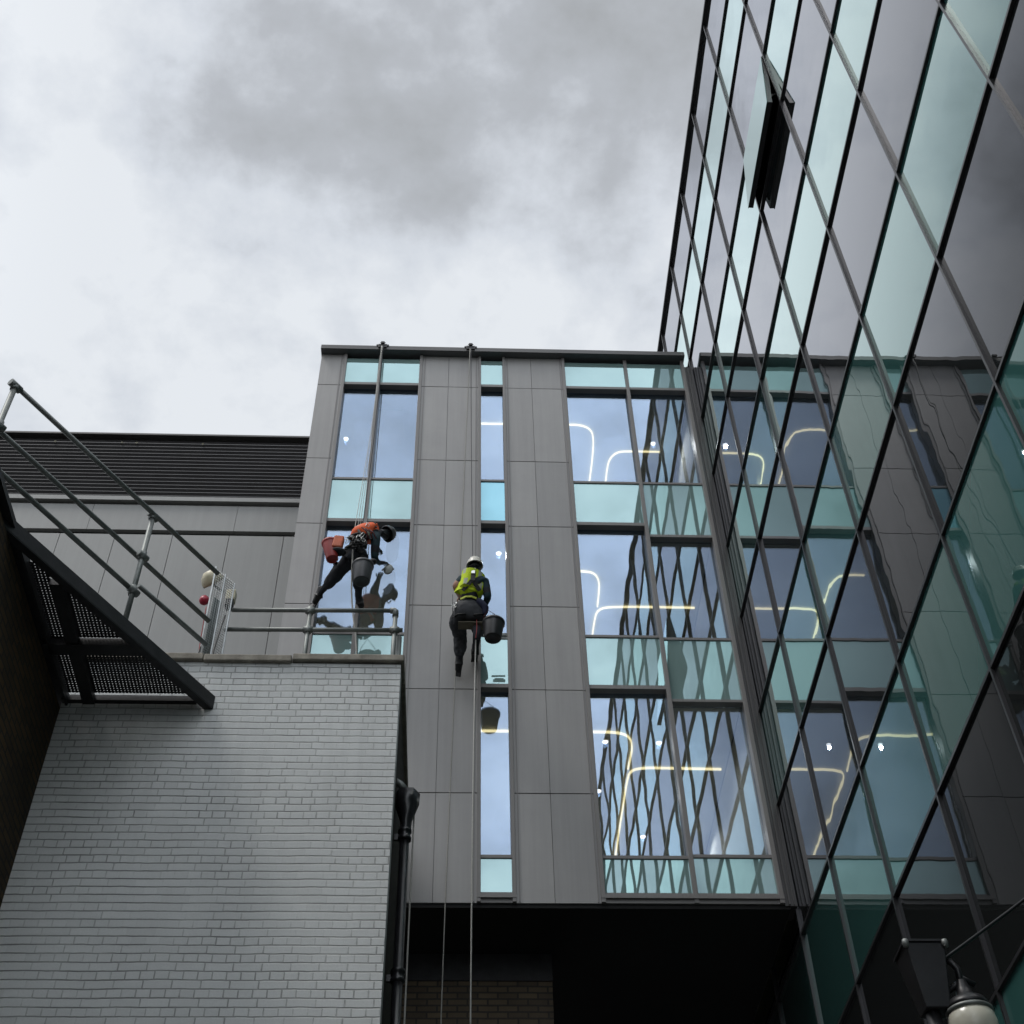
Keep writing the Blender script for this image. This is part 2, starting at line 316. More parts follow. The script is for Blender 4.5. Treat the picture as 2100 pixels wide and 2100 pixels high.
mat('paving',(.22,.21,.2),.85,0,.15,4,.003,30)
mat('felt',(.08,.08,.08),.95,0,.2,6)
mat('rope_white',(.55,.54,.5),.8,0,.15,60)
mat('rope_grey',(.36,.35,.32),.8,0,.15,60)
mat('rope_dark',(.06,.06,.065),.8,0,.15,60)
mat('dark_cloth',(.016,.018,.024),.8,0,.35,9,.003,22)
mat('grey_cloth',(.045,.047,.052),.8,0,.35,9,.003,22)
mat('teal_cloth',(.01,.035,.045),.8,0,.3,9,.002,22)
mat('maroon_cloth',(.07,.012,.014),.8,0,.3,9,.002,22)
mat('orange_vest',(.85,.13,.03),.7,0,.15,9,.003,18)
mat('yellow_vest',(.68,.86,.02),.7,0,.15,9,.003,18)
mat('reflect_tape',(.5,.52,.42),.4,0,.1,9)
mat('webbing',(.006,.006,.006),.7,0,.2,20)
mat('yellow_web',(.55,.60,.08),.7,0,.1,20)
mat('skin',(.50,.27,.19),.55,0,.08,20)
mat('helmet_white',(.62,.60,.52),.35,0,.06,8)
mat('helmet_black',(.02,.023,.025),.3,0,.1,8)
mat('steel_bright',(.6,.6,.58),.3,.9,.1,30)
mat('bucket_grey',(.055,.058,.062),.42,0,.15,8)
mat('bucket_black',(.018,.017,.018),.4,0,.15,8)
mat('bucket_red',(.30,.025,.022),.45,0,.15,8)
mat('bag_orange',(.55,.13,.06),.65,0,.2,12,.002,30)
mat('glove',(.10,.125,.12),.8,0,.2,20)
mat('wood',(.13,.115,.08),.7,0,.2,12)
mat('cream',(.66,.60,.42),.4,0,.08,12)
mat('red_plastic',(.42,.02,.05),.35,0,.08,12)
mat('cable_black',(.012,.012,.012),.5,0,.1,30)
mat('cable_red',(.35,.03,.03),.5,0,.1,30)
mat('lamp_opal',(.62,.60,.50),.22,0,.1,5)
mat('lamp_body',(.02,.02,.022),.4,.2,.3,8)
mat('fleece',(.42,.44,.43),.9,0,.1,30)
painted_brick('brick_painted')
brick('brick_dark',(.085,.052,.022),(.05,.034,.018),(.028,.024,.018),'y',.011,.006,.85,.2,.5,False)
brick('brick_olive',(.045,.042,.03),(.06,.055,.04),(.03,.03,.025),'y',.011,.004,.85,.2,.3,False)
brick('brick_brown',(.15,.115,.075),(.095,.075,.055),(.06,.052,.045),'x',.011,.004,.85,.2,.3,False)
clear_glass('vision_glass',(.47,.58,.735),(.84,.88,.92),.34,.9,.0012,1.9)
mirror_glass('spandrel_glass',(.56,.77,.79),(.28,.41,.39),.36,.9,4,.0012,1.5)
mirror_glass('spandrel_blue',(.42,.74,.86),(.14,.36,.44),.42,.9,4,.0008,1.5)
mirror_glass('tower_vision',(.80,.81,.85),(.018,.020,.020),.10,.80,0,.0011,2.3)
mirror_glass('tower_mint',(.86,1.0,.98),(.045,.13,.12),.12,1.0,0,.0011,2.3)
emis('led',(1.0,.80,.40),2.6)
emis('downlight',(1.0,.97,.90),4.0)

# ================================================================ ground
g=MB(); g.box(-300,300,-300,300,-.3,0); tag(g.build('ground','asphalt'),kind='structure')
g=MB(); g.box(1.6,3.76,-25,13,.0,.125); tag(g.build('pavement','paving',bevel=.01),kind='structure')
g=MB(); g.box(-3.66,-1.9,-25,9.7,.0,.125); tag(g.build('pavement_edge','paving',bevel=.01),kind='structure')

# ================================================================ building A (grey clad office block)
YA=13.0
A=thing('office_building','grey panel clad office block with glazing in three upright strips','building',(.7,YA,0))
XL,XR=-2.36,3.64
JZ=[19.60,18.78,16.95,15.51,13.93,12.48,10.90,9.45]
def cladding(x0,x1,seams,y=YA,dz=JZ):
    m=MB(); xs=[x0]+seams+[x1]
    for i in range(len(xs)-1):
        for j in range(len(dz)-1):
            t=random.uniform(-.0015,.0015); gx=.0025; m.cur=random.randrange(3)
            m.box(xs[i]+(gx if i else 0), xs[i+1]-(gx if i<len(xs)-2 else 0), y+t, y+.06, dz[j+1]+(.007 if j<len(dz)-2 else 0), dz[j]-(.007 if j else 0))
    m.build('cladding',['cladding','cladding_b','cladding_c'],A)
cladding(XL,-1.985,[])
cladding(-.69,.225,[-.26])
cladding(.665,1.60,[1.09])
m=MB(); m.box(XL+.02,-1.93,YA+.062,YA+.16,9.47,19.58); m.box(-.68,.22,YA+.062,YA+.16,9.47,19.58); m.box(.67,1.59,YA+.062,YA+.16,9.47,19.58); m.build('backing_wall','frame_dark',A)
# vertical trims either side of each glazed strip
def trim(x0,x1,z0=9.45,z1=19.6,pr=.03,mt='trim'):
    m=MB(); m.box(x0,x1,YA-pr,YA+.17,z0,z1); return m.build('mullion',mt,A,bevel=.004)
for a,b in((-1.985,-1.935),(-.74,-.69),(.225,.27),(.62,.665),(1.60,1.65),(3.585,3.64)): trim(a,b)
# second fine fins seen beside the frames
for a in(-2.03,-.655,.185,.695,1.565):
    m=MB(); m.box(a,a+.012,YA-.012,YA+.0,9.46,19.59); m.build('fin','trim',A)
trim(-1.415,-1.36,pr=.02); trim(2.63,2.685,pr=.02)
# corner return next to the tower
m=MB(); m.box(3.64,3.775,YA-.0,YA+.3,9.43,19.45); m.box(3.68,3.70,YA-.02,YA-.001,9.44,19.44); m.box(3.735,3.745,YA-.015,YA-.001,9.44,19.44); m.build('corner_trim','frame_dark',A)
BAYS_L=[('S',19.58,18.86,18.80),('V',18.66,16.58,16.52),('S',16.36,15.62,15.56),('V',15.45,13.49,13.43),('S',13.31,12.57,12.51),('V',12.38,10.10,10.06),('S',9.98,9.58,9.45)]
BAYS_R=[('S',19.58,18.86,18.80),('V',18.66,16.58,16.52),('S',16.36,15.38,15.33),('V',15.20,13.46,13.40),('S',13.28,12.35,12.31),('V',12.20,10.12,10.08),('S',9.98,9.58,9.45)]
def bay(x0,x1,rows,blue=False):
    z_top=19.6
    for i,(k,zt,zb,fb) in enumerate(rows):
        if k=='S':
            top = z_top if i==0 else rows[i-1][3]     # the head of this row = foot of the row above
            w=MB(); w.box(x0,x1,YA-.006,YA+.125,fb,zb)                 # deep projecting transom under the spandrel
            if i>0: w.box(x0,x1,YA-.006,YA+.125,zt+.0,top-.0) if False else None
            fr=w.build('transom','trim',A)
            p=MB(); p.box(x0,x1,YA+.012,YA+.05,zb,(rows[i-1][3] if i else 19.56)-.04)
            c=((x0+x1)/2,YA+.03,(zb+zt)/2)
            p.build('spandrel_panel','spandrel_blue' if (blue and i==2) else 'spandrel_glass',A,origin=c)
            if i>0:
                h=MB(); h.box(x0,x1,YA-.004,YA+.125,rows[i-1][3]-.04,rows[i-1][3]); h.build('transom','trim',A)
        else:
            zt2=rows[i-1][3]
            c=((x0+x1)/2,YA+.11,(zb+zt)/2)
            p=MB(); p.box(x0,x1,YA+.092,YA+.104,zb-.02,zt2-.001)
            wn=p.build('window_pane','vision_glass',A,origin=c)
bay(-1.935,-1.415,BAYS_L); bay(-1.36,-.74,BAYS_L)
bay(.27,.62,BAYS_L,True)
bay(1.65,2.63,BAYS_L); bay(2.685,3.585,BAYS_R)
m=MB(); m.box(.225,.665,YA-.035,YA+.1,9.50,9.545); m.box(1.60,3.64,YA-.035,YA+.1,9.50,9.545); m.build('sill','trim',A)
# coping
m=MB(); m.box(XL-.015,3.66,YA-.12,YA+.5,19.61,19.705); m.build('roof_coping','coping_metal',A,bevel=.006)
m=MB(); m.box(XL-.01,3.65,YA-.13,YA-.121,19.60,19.697); m.build('drip_edge','frame_dark',A)
m=MB(); m.box(XL+.01,3.635,YA+.13,YA+.4,19.30,19.598); m.build('parapet','frame_dark',A)
# body, slabs, rooms
m=MB(); m.box(XL,XL+.12,YA+.17,26,9.45,19.6); m.build('side_wall','wing_cladding',A)
m=MB(); m.box(XL+.12,3.77,YA+.5,26,19.25,19.5); m.build('roof','felt',A)
for z0,z1 in((18.72,19.22),(15.50,16.40),(12.47,13.36),(9.46,9.97)):
    m=MB(); m.box(XL+.12,3.62,YA+.135,24.9,z0,z1); m.build('floor_slab','interior',A)
m=MB(); m.box(XL+.12,3.77,25,25.2,9.5,19.2); m.box(-.68,-.60,YA+.18,25,9.98,12.46); m.box(-.68,-.60,YA+.18,25,13.37,15.49); m.box(-.68,-.60,YA+.18,25,16.41,18.71)
for z0,z1 in((9.98,12.46),(13.37,15.49),(16.41,18.71)): m.box(3.63,3.76,YA+.31,25,z0,z1); m.box(-.59,3.62,19,19.1,z0,z1)
m.build('interior_wall','interior',A)
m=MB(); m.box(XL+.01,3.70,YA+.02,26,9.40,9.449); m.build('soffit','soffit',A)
m=MB(); m.box(-1.40,-.985,13.43,14.12,18.69,18.719); m.build('ceiling_panel','helmet_white',A)
m=MB(); m.box(-1.95,-1.90,15.2,18,18.68,18.719); m.bar((-1.5,13.9,17.3),(-1.05,15.6,18.6),.06,.10); m.build('ceiling_beam','helmet_white',A)

# LED strips and downlights
def strip(label,pts,z,w=.010):
    # round the polyline corners slightly and extrude a flat strip
    P=[Vector((x,y,0)) for x,y in pts]
    for _ in range(2):
        Q=[P[0]]
        for i in range(len(P)-1):
            Q+= [P[i]*.75+P[i+1]*.25, P[i]*.25+P[i+1]*.75]
        Q.append(P[-1]); P=Q
    m=MB(); L=[];Rr=[]
    for i,p in enumerate(P):
        d=(P[min(i+1,len(P)-1)]-P[max(i-1,0)]).normalized(); n=Vector((-d.y,d.x,0)); L.append(p+n*w); Rr.append(p-n*w)
    for i in range(len(P)-1):
        z0,z1=z-.03,z-.001
        m.quadface([(L[i].x,L[i].y,z0),(L[i+1].x,L[i+1].y,z0),(Rr[i+1].x,Rr[i+1].y,z0),(Rr[i].x,Rr[i].y,z0)])
        m.quadface([(L[i].x,L[i].y,z0),(L[i].x,L[i].y,z1),(L[i+1].x,L[i+1].y,z1),(L[i+1].x,L[i+1].y,z0)])
        m.quadface([(Rr[i].x,Rr[i].y,z0),(Rr[i+1].x,Rr[i+1].y,z0),(Rr[i+1].x,Rr[i+1].y,z1),(Rr[i].x,Rr[i].y,z1)])
    for i in(0,len(P)-1): m.quadface([(L[i].x,L[i].y,z0),(Rr[i].x,Rr[i].y,z0),(Rr[i].x,Rr[i].y,z1),(L[i].x,L[i].y,z1)])
    c=sum(P,Vector())/len(P)
    tag(m.build('light_strip','led',origin=(c.x,c.y,z)),label,'ceiling light','glowing line lights on the office ceilings')
strip('hooked line light glowing on the top floor ceiling, at left of the wide bay',[(-.55,13.68),(.611,13.686),(1.75,13.67),(1.96,13.68),(2.12,13.78),(2.17,14.0),(2.18,14.46),(2.165,15.0)],18.72)
strip('bent line light on the top floor ceiling running right across the mullion',[(2.45,15.1),(2.445,14.7),(2.46,14.4),(2.58,14.24),(2.77,14.22),(3.3,14.22)],18.72)
strip('short hooked line light on the middle floor ceiling, at left of the wide bay',[(1.5,13.86),(1.80,13.865),(1.98,13.9),(2.06,14.08),(2.072,14.3),(2.074,14.62)],15.50)
strip('long line light on the middle floor ceiling running right behind the wide bay mullion',[(2.05,15.6),(2.05,14.95),(2.08,14.68),(2.30,14.615),(3.3,14.616),(3.56,14.619)],15.50)
strip('hooked line light on the lowest office ceiling, at left of the wide bay',[(-.55,13.81),(.62,13.81),(1.77,13.81),(2.08,13.81),(2.25,13.9),(2.305,14.12),(2.302,14.30),(2.292,14.60)],12.47)
strip('long bent line light on the lowest office ceiling, running right past the mullion',[(2.309,16.7),(2.304,15.4),(2.305,14.9),(2.32,14.64),(2.50,14.57),(2.80,14.575),(3.56,14.59)],12.47)
for lab,(x,y,z) in (('round downlight glowing alone on the top floor ceiling, far left window',(-1.948,14.061,18.72)),('round downlight glowing in the narrow window above the yellow vested cleaner',(.541,13.526,15.5)),
  ('round downlight on the top floor ceiling just above the straight end of a line light',(3.17,14.045,18.72)),('round downlight inside the hook of the lowest line light, beside the bay edge',(1.936,14.017,12.47)),
  ('round downlight on the lowest ceiling right of the hooked line light',(2.648,14.028,12.47)),('round downlight at the left edge of the lowest wide window, below the hook',(1.933,15.11,12.47)),
  ('round downlight deep in the lowest office, left of the mullion',(2.663,16.197,12.47)),('round downlight deep in the lowest office, right of the mullion',(3.30,16.18,12.47)),('added unseen downlight brightening the room behind the orange vested cleaner',(-1.45,15.9,15.5))):  # the last downlight is out of sight, added to brighten the left room
    m=MB(); m.lathe([(.0,-.022),(.036,-.022),(.040,-.012),(.040,-.001)],(x,y,z)); m.lathe([(0.041,-.001),(.055,-.001),(.055,-.012),(.042,-.014)],(x,y,z))
    m.mi=[0]*(28*3)+[1]*(28*3)
    dl=tag(m.build('downlight',['downlight','helmet_white'],origin=(x,y,z)),lab,'ceiling light','round downlights on the office ceilings')
    sp=bpy.data.lights.new('downlight_lamp','SPOT'); sp.energy=34 if z>18 else (60 if z>15 else 20); sp.spot_size=math.radians(155); sp.spot_blend=.4; sp.shadow_soft_size=.03; sp.color=(1,.97,.92)
    spo=bpy.data.objects.new('lamp',sp); COL.objects.link(spo); spo.parent=dl; spo.location=(0,0,-.06)

# ================================================================ left wing behind (louvred plant screen)
Y2=15.0
Wg=thing('rear_building','lower grey clad building with a black louvred rooftop screen, behind the slanting handrails','building',(-6,Y2,0))
m=MB(); z=18.20; n=0
while z<19.72:
    m.obox(Matrix.Translation((-8.2,Y2+.03,z))@Matrix.Rotation(math.radians(-38),4,'X'),11.6,.085,.010); m.box(-14,-2.42,Y2-.012,Y2-.004,z-.045,z-.030); z+=.091
m.build('louvre_slats','louvre',Wg)
m=MB(); m.box(-14,-2.4,Y2+.08,Y2+.14,18.1,19.8); m.build('louvre_backing','louvre_void',Wg)
m=MB(); m.box(-14,-2.42,Y2-.03,Y2+.2,19.83,19.87); m.build('roof_coping','frame_dark',Wg)
m=MB(); m.box(-14,-2.42,Y2-.06,Y2+.1,18.085,18.18); m.build('flashing','wing_cladding',Wg)
m=MB(); 
for a,b in((-14,-8.5),(-8.494,-6.1),(-6.094,-3.73),(-3.724,-2.41)): m.box(a,b,Y2,Y2+.08,17.43,18.03)
m.build('upper_cladding','wing_cladding',Wg)
m=MB(); xs=[-14,-9.3,-8.38,-7.43,-6.493,-5.607,-4.687,-3.778,-2.896,-2.41]
for a,b in zip(xs,xs[1:]): m.box(a+.005,b-.005,Y2+.001,Y2+.08,8,17.32)
m.build('cladding','wing_cladding',Wg)
m=MB(); m.box(-14,-2.41,Y2+.09,Y2+.5,8,18.08); m.build('backing_wall','louvre_void',Wg)
m=MB(); m.box(-14,-2.41,Y2+.51,24,8,19.7); m.build('wall','wing_cladding',Wg)
m=MB()
for x in(-7.1,-5.95,-5.7,-4.55): m.lathe([(0,-.02),(.02,-.02),(.02,.0)],(x,Y2-.035,19.60),(0,-1,0),10)
m.build('bolt','helmet_white',Wg)

# ================================================================ tower B (mirror glass)
XB=3.78
ZT=[22.68,21.12,19.75,18.12,16.75,15.17,13.80,12.17,10.77,9.12,7.75,6.10,4.73,3.1,1.75,.12]
YV=[-.45+1.5*k-.0 for k in range(-16,30)]
T=thing('glass_tower','tall mirror glass curtain wall tower with alternating grey and mint green bands','building',(XB,6,0))
SASH=(7.05,8.55,16.75,18.12)
def pane_bm(y0,y1,z0,z1,tilt):
    c=Vector((XB+.02,(y0+y1)/2,(z0+z1)/2)); m=MB(); m.box(c.x-.012,c.x+.012,y0+.01,y1-.01,z0+.01,z1-.01); return m,c
vis=[]; rest=[]
for j in range(len(ZT)-1):
    for y0,y1 in zip(YV,YV[1:]):
        z1,z0=ZT[j],ZT[j+1]
        if (y0,z0)==(SASH[0],SASH[2]) or (abs(y0-7.05)<.01 and j==3): continue
        pts=[px((XB,y,z)) for y in(y0,y1) for z in(z0,z1)]
        ins = any(-20<=p[0]<=2120 and -20<=p[1]<=2120 for p in pts)
        if y0>=12.9 and z1<19.9 and z0>9.0: ins=False
        if y0>18 and z1>19.9 : pass
        a=(max(p[0] for p in pts)-min(p[0] for p in pts))*(max(p[1] for p in pts)-min(p[1] for p in pts))
        (vis if ins else rest).append((a if ins else 0,y0,y1,z0,z1,j%2))
vis.sort(reverse=True)
keep={0:[v for v in vis if v[5]==0][:95],1:[v for v in vis if v[5]==1][:95]}
for k in(0,1): rest+= [v for v in vis if v[5]==k][95:]
for k in(0,1):
    for (_,y0,y1,z0,z1,_) in keep[k]:
        m,c=pane_bm(y0,y1,z0,z1,0); o=m.build('spandrel_panel' if k else 'window_pane','tower_mint' if k else 'tower_vision',T,origin=c)
        o.rotation_euler=(0,math.radians(random.gauss(0,.10)),math.radians(random.gauss(0,.12)))
for k,nm in((0,'window_glazing'),(1,'spandrel_glazing')):
    m=MB()
    for (_,y0,y1,z0,z1,kk) in rest:
        if kk==k: m.box(XB+.008,XB+.032,y0+.01,y1-.01,z0+.01,z1-.01)
    tag(m.build(nm,'tower_mint' if k else 'tower_vision',T),kind='stuff')
for zt in ZT:
    m=MB()
    if zt==ZT[0]: m.box(XB-.045,XB+.4,YV[0],YV[-1],zt-.03,zt+.03)
    else: m.box(XB-.018,XB+.04,YV[0],YV[-1],zt-.013,zt+.013)
    m.build('transom' if zt!=ZT[0] else 'roof_coping','frame_tower',T)
for yv in YV:
    m=MB(); m.box(XB-.022,XB+.04,yv-.013,yv+.013,.12,22.66); m.build('mullion','frame_tower',T)
m=MB(); m.box(XB+.05,XB+.3,YV[0],7.0,.0,22.6); m.box(XB+.05,XB+.3,8.6,YV[-1],0,22.6); m.box(XB+.05,XB+.3,7.0,8.6,0,16.7); m.box(XB+.05,XB+.3,7.0,8.6,18.16,22.6); m.box(XB+.3,XB+10,YV[0],YV[-1],0,22.5); m.build('core_wall','louvre_void',T)
# the one top-hung sash standing open
hz=SASH[3]-.03; H_=hz-(SASH[2]+.03); ang=math.radians(5.7)
S=bpy.data.objects.new('open_window',None); COL.objects.link(S); S.location=(XB-.0,7.8,hz); attach(S,T); tag(S,'top hung mint window tilted open')
def local(mb,name,mt,par):
    o=mb.build(name,mt); o.parent=par; return o
m=MB(); m.box(-.03,.03,-.72,-.66,-H_,0); m.box(-.03,.03,.66,.72,-H_,0); m.box(-.03,.03,-.66,.66,-.06,0); m.box(-.03,.03,-.66,.66,-H_,-H_+.06); local(m,'sash_frame','frame_tower',S)
m=MB(); m.box(-.038,-.031,-.725,.725,-H_-.01,.0); local(m,'sash_pane','tower_mint',S)
m=MB(); m.box(.0,.012,-.65,.65,-H_+.06,-.06); local(m,'sash_back','teal_cloth',S)
S.rotation_euler=(0,ang,0)
m=MB(); m.bar((XB+.02,7.16,17.2),(XB-.12,7.16,17.05),.015,.02); m.bar((XB+.02,8.44,17.2),(XB-.12,8.44,17.05),.015,.02); m.build('window_stay','steel_bright',T)

# ================================================================ white painted brick building
YW=9.8
P=thing('brick_building','white painted brick building with stone coping and a guardrail on its roof','building',(-2,YW,0))
m=MB(); m.box(-3.7,-.57,YW,YW+.22,0,10.10); m.build('front_wall','brick_painted',P)
m=MB(); m.box(-.79,-.572,YW+.222,12.86,0,10.08); m.build('side_wall','brick_olive',P)
m=MB(); m.box(-5,-.80,YW+.23,12.86,10.0,10.09); m.build('roof','felt',P)
m=MB(); xs=[-3.69,-2.47,-1.62,-.535]
for i,(a,b) in enumerate(zip(xs,xs[1:])):
    dz=[0,-.012,.008][i]; m.box(a+.004,b-.004,YW-.045,YW+.28,10.105+dz,10.185+dz)
m.build('coping','stone',P,bevel=.012)
m=MB(); m.box(-.82,-.535,YW+.285,12.86,10.10,10.18); m.build('side_coping','stone',P,bevel=.01)

# dark brick wall at the left
Lb=thing('brick_wall','dark brown brick wall under the steel walkway','wall',(-3.9,1,0))
m=MB(); m.box(-4.1,-3.70,-14,YW,0,9.52); m.build('wall','brick_dark',Lb)
m=MB(); m.box(-12,-4.45,-14,4.2,9.45,13.6); m.build('shade_block','brick_dark',Lb)  # unseen block added to keep western light off the painted brick wall
m=MB(); m.box(-12,-4.11,-14,4.9,9.30,9.44); m.build('roof_slab','felt',Lb)
# brick wall under the office overhang
Bi=thing('recessed_wall','dim brown brick wall with a plain concrete lintel, set back under the office overhang','wall',(0,14,0))
m=MB(); m.box(-2.3,1.10,14.0,14.3,0,9.06); m.build('wall','brick_brown',Bi)
m=MB(); m.box(-2.3,1.105,13.985,14.3,9.065,9.39); m.build('lintel','black_steel',Bi)
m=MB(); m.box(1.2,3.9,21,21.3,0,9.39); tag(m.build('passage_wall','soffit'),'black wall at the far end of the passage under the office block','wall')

# ================================================================ steel walkway
K=thing('steel_walkway','black steel walkway with perforated deck and slanting tube handrails, above the dark brick wall','walkway',(-3,9,9.6))
E0=Vector((-4.9,5.61,9.6)); E1=Vector((-2.30,9.80,9.6)); ed=(E1-E0).normalized(); en=Vector((ed.y,-ed.x,0))
def xmax(y): return E0.x+(y-E0.y)/ed.y*ed.x-.05
def ymin(x): return E0.y+(x+.05-E0.x)/ed.x*ed.y
def perf(x0,x1,y0,y1,z=9.63,pitch=.032,hole=.009):
    m=MB(); nx=int((x1-x0)/pitch); ny=int((y1-y0)/pitch); w=pitch-hole
    for j in range(ny+1):
        y=y0+j*pitch; xe=min(x1,xmax(y))
        if xe<=x0: continue
        m.quadface([(x0,y,z),(x0,y+w,z),(xe,y+w,z),(xe,y,z)])
        for i in range(nx+1):
            x=x0+i*pitch
            if x+w>xe: break
            m.quadface([(x,y+w,z),(x,y+pitch,z),(x+w,y+pitch,z),(x+w,y+w,z)])
    return m
for (a,b,c,d) in((-3.39,-2.2,9.10,9.70),(-3.39,-2.2,7.6,8.94),(-3.66,-3.50,8.0,8.94),(-3.66,-3.50,9.1,9.7)):
    perf(a,b,c,d).build('perforated_deck','black_steel',K)
m=MB(); m.bar(E0+Vector((0,0,.0)),E1+Vector((0,0,.0)),.02,.13); m.bar(E0-en*.03+Vector((0,0,-.07)),E1-en*.03+Vector((0,0,-.07)),.075,.012); m.bar(E0-en*.03+Vector((0,0,.07)),E1-en*.03+Vector((0,0,.07)),.075,.012); m.build('stringer','black_steel',K)
m=MB(); m.box(-3.70,-2.85,8.95,9.09,9.55,9.63); m.build('cross_beam','black_steel',K)
m=MB(); m.box(-3.50,-3.39,8.2,9.79,9.56,9.63); m.build('beam','black_steel',K)
m=MB(); m.box(-3.69,-2.45,9.735,9.79,9.57,9.63); m.build('edge_angle','black_steel',K)
m=MB(); m.box(-5.5,-3.66,5.0,9.8,9.60,9.66); m.box(-3.66,-3.64,7.7,9.8,9.55,9.66); m.build('deck_plate','black_steel',K)
off=Vector((-.02,.01,0))
rt=[(-3.93,7.25),(-2.47,9.50)]
def rail(a,b,r=.024): 
    m=MB(); m.tube([a,b],r,12); return m.build('handrail','galv_dull',K)
rail((-3.944,7.243,11.05),(-2.44,9.545,11.05)); 
rail((-4.6,6.30,10.5),(-2.46,9.65,10.5)); rail((-4.6,6.18,10.05),(-2.955,8.80,10.05)); rail((-2.91,8.70,10.05),(-2.40,9.49,10.05))
for x,y in((-3.955,7.235),(-2.972,8.77)):
    m=MB(); m.tube([(x,y,9.6),(x,y,11.05)],.026,12); m.build('post','galv_dull',K)
    for z in(11.05,10.5,10.05):
        m=MB()
        m.tube([Vector((x,y,z))-ed*.06,Vector((x,y,z))+ed*.06],.036,12); m.tube([(x,y,z-.055),(x,y,z+(.0 if z>11 else .05))],.036,12)
        m.tube([Vector((x,y,z))-en*.055,Vector((x,y,z))+en*.0],.012,8)
        m.build('clamp_fitting','galv_dull',K)

# ================================================================ roof guardrail
G=thing('guardrail','galvanised two rail tube guardrail standing on the painted brick building roof','railing',(-1.5,10.25,10.1))
def tb(a,b,r,nm,par,mt='galv_dull'):
    m=MB(); m.tube([a,b],r,12); return m.build(nm,mt,par)
tb((-2.40,10.25,11.215),(-.70,10.25,11.235),.024,'rail',G); tb((-2.44,10.25,10.94),(-.60,10.25,10.96),.024,'rail',G)
tb((-1.58,10.25,10.09),(-1.58,10.25,11.2),.024,'post',G); tb((-.685,10.25,10.09),(-.685,10.25,11.23),.024,'post',G)
tb((-.64,10.33,10.09),(-.64,10.33,10.93),.032,'post',G)
for x,z in((-1.58,11.22),(-1.58,10.95),(-.685,10.96)):
    m=MB(); m.tube([(x-.05,10.25,z),(x+.05,10.25,z)],.035,12); m.tube([(x,10.25,z-.05),(x,10.25,z+.04)],.035,12); m.build('clamp_fitting','galv_dull',G)
m=MB(); m.tube([(-.74,10.25,11.235),(-.70,10.25,11.235),(-.686,10.25,11.222),(-.685,10.25,11.15)],.034,12)
m.build('clamp_fitting','galv_dull',G)

# ================================================================ cable tray with lamp and siren
Ct=thing('cable_tray','galvanised wire cable tray standing upright between the handrails and the guardrail','cable tray',(-2.5,10.1,10.1))
a0,a1=Vector((-2.575,10.0,0)),Vector((-2.40,10.22,0))
def lerp(a,b,t): return a*(1-t)+b*t
for t,z1 in((0,11.60),(.5,11.60),(1,11.57)):
    p=lerp(a0,a1,t); m=MB(); m.bar((p.x,p.y,10.19),(p.x-.015,p.y,z1),.018,.014); m.build('side_rail','galv',Ct)
m=MB(); z=10.24
while z<11.58:
    m.tube([(a0.x-.01,a0.y,z),(a1.x-.01,a1.y,z)],.0028,5); z+=.032
for t in(.1,.2,.3,.4,.6,.7,.8,.9):
    p=lerp(a0,a1,t); m.tube([(p.x,p.y,10.2),(p.x-.012,p.y,11.58)],.0028,5)
m.build('wire_mesh','galv',Ct)
m=MB(); m.obox(Matrix.Translation(lerp(a0,a1,.28)+Vector((.0,.02,10.75)))@Matrix.Rotation(math.atan2(a1.y-a0.y,a1.x-a0.x),4,'Z'),.11,.01,.9); m.build('back_plate','galv_dull',Ct)
def curve(pts,r,nm,mt,seg=7,par=None):
    P_=[Vector(p) for p in pts]
    for _ in range(2):
        Q=[P_[0]]
        for i in range(len(P_)-1): Q+=[P_[i]*.75+P_[i+1]*.25,P_[i]*.25+P_[i+1]*.75]
        Q.append(P_[-1]); P_=Q
    m=MB(); m.tube(P_,r,seg); return m.build(nm,mt,par,origin=P_[0]) if par is None else m.build(nm,mt,par)
curve([(-2.57,9.97,10.45),(-2.58,9.96,10.3),(-2.53,9.95,10.2),(-2.46,9.96,10.19),(-2.44,9.98,10.25)],.007,'cable','cable_black',par=Ct)
curve([(-2.60,9.98,11.0),(-2.585,9.97,10.5),(-2.565,9.96,10.25),(-2.50,9.95,10.205)],.005,'cable','cable_red',par=Ct)
curve([(-2.42,10.1,11.0),(-2.43,10.0,10.6),(-2.44,9.97,10.3),(-2.37,9.95,10.19)],.008,'cable','cable_black',par=Ct)
L=thing('floodlight','cream bowl shaped lamp fixed behind the upright wire cable tray','lamp',(-2.70,10.35,11.7))
m=MB(); m.lathe([(.0,.10),(.05,.095),(.10,.05),(.125,-.02),(.12,-.05),(.11,-.03),(.07,.03),(0,.06)],(-2.70,10.35,11.76),(-.35,-.55,.4),26); m.build('reflector','cream',L)
m=MB(); m.lathe([(0,.02),(.03,.015),(.035,-.06),(0,-.07)],(-2.70,10.35,11.75),(-.35,-.55,.4),14); m.build('bulb','helmet_white',L)
m=MB(); m.bar((-2.68,10.38,11.70),(-2.48,10.3,11.50),.02,.02); m.build('bracket','galv_dull',L)
m=MB(); m.box(-2.50,-2.40,10.27,10.37,11.40,11.54); m.build('gear_box','cream',L,bevel=.008)
m=MB(); m.box(-2.49,-2.41,10.26,10.36,11.30,11.395); m.build('cable_gland','cable_black',L,bevel=.01)
m=MB(); m.lathe([(0,.05),(.035,.045),(.05,.01),(.055,-.03),(.04,-.05),(0,-.05)],(-2.735,10.35,11.44),(0,-.6,-.8),20)
tag(m.build('siren','red_plastic',origin=(-2.735,10.35,11.44)),'small round red alarm sounder below the cream lamp','alarm')

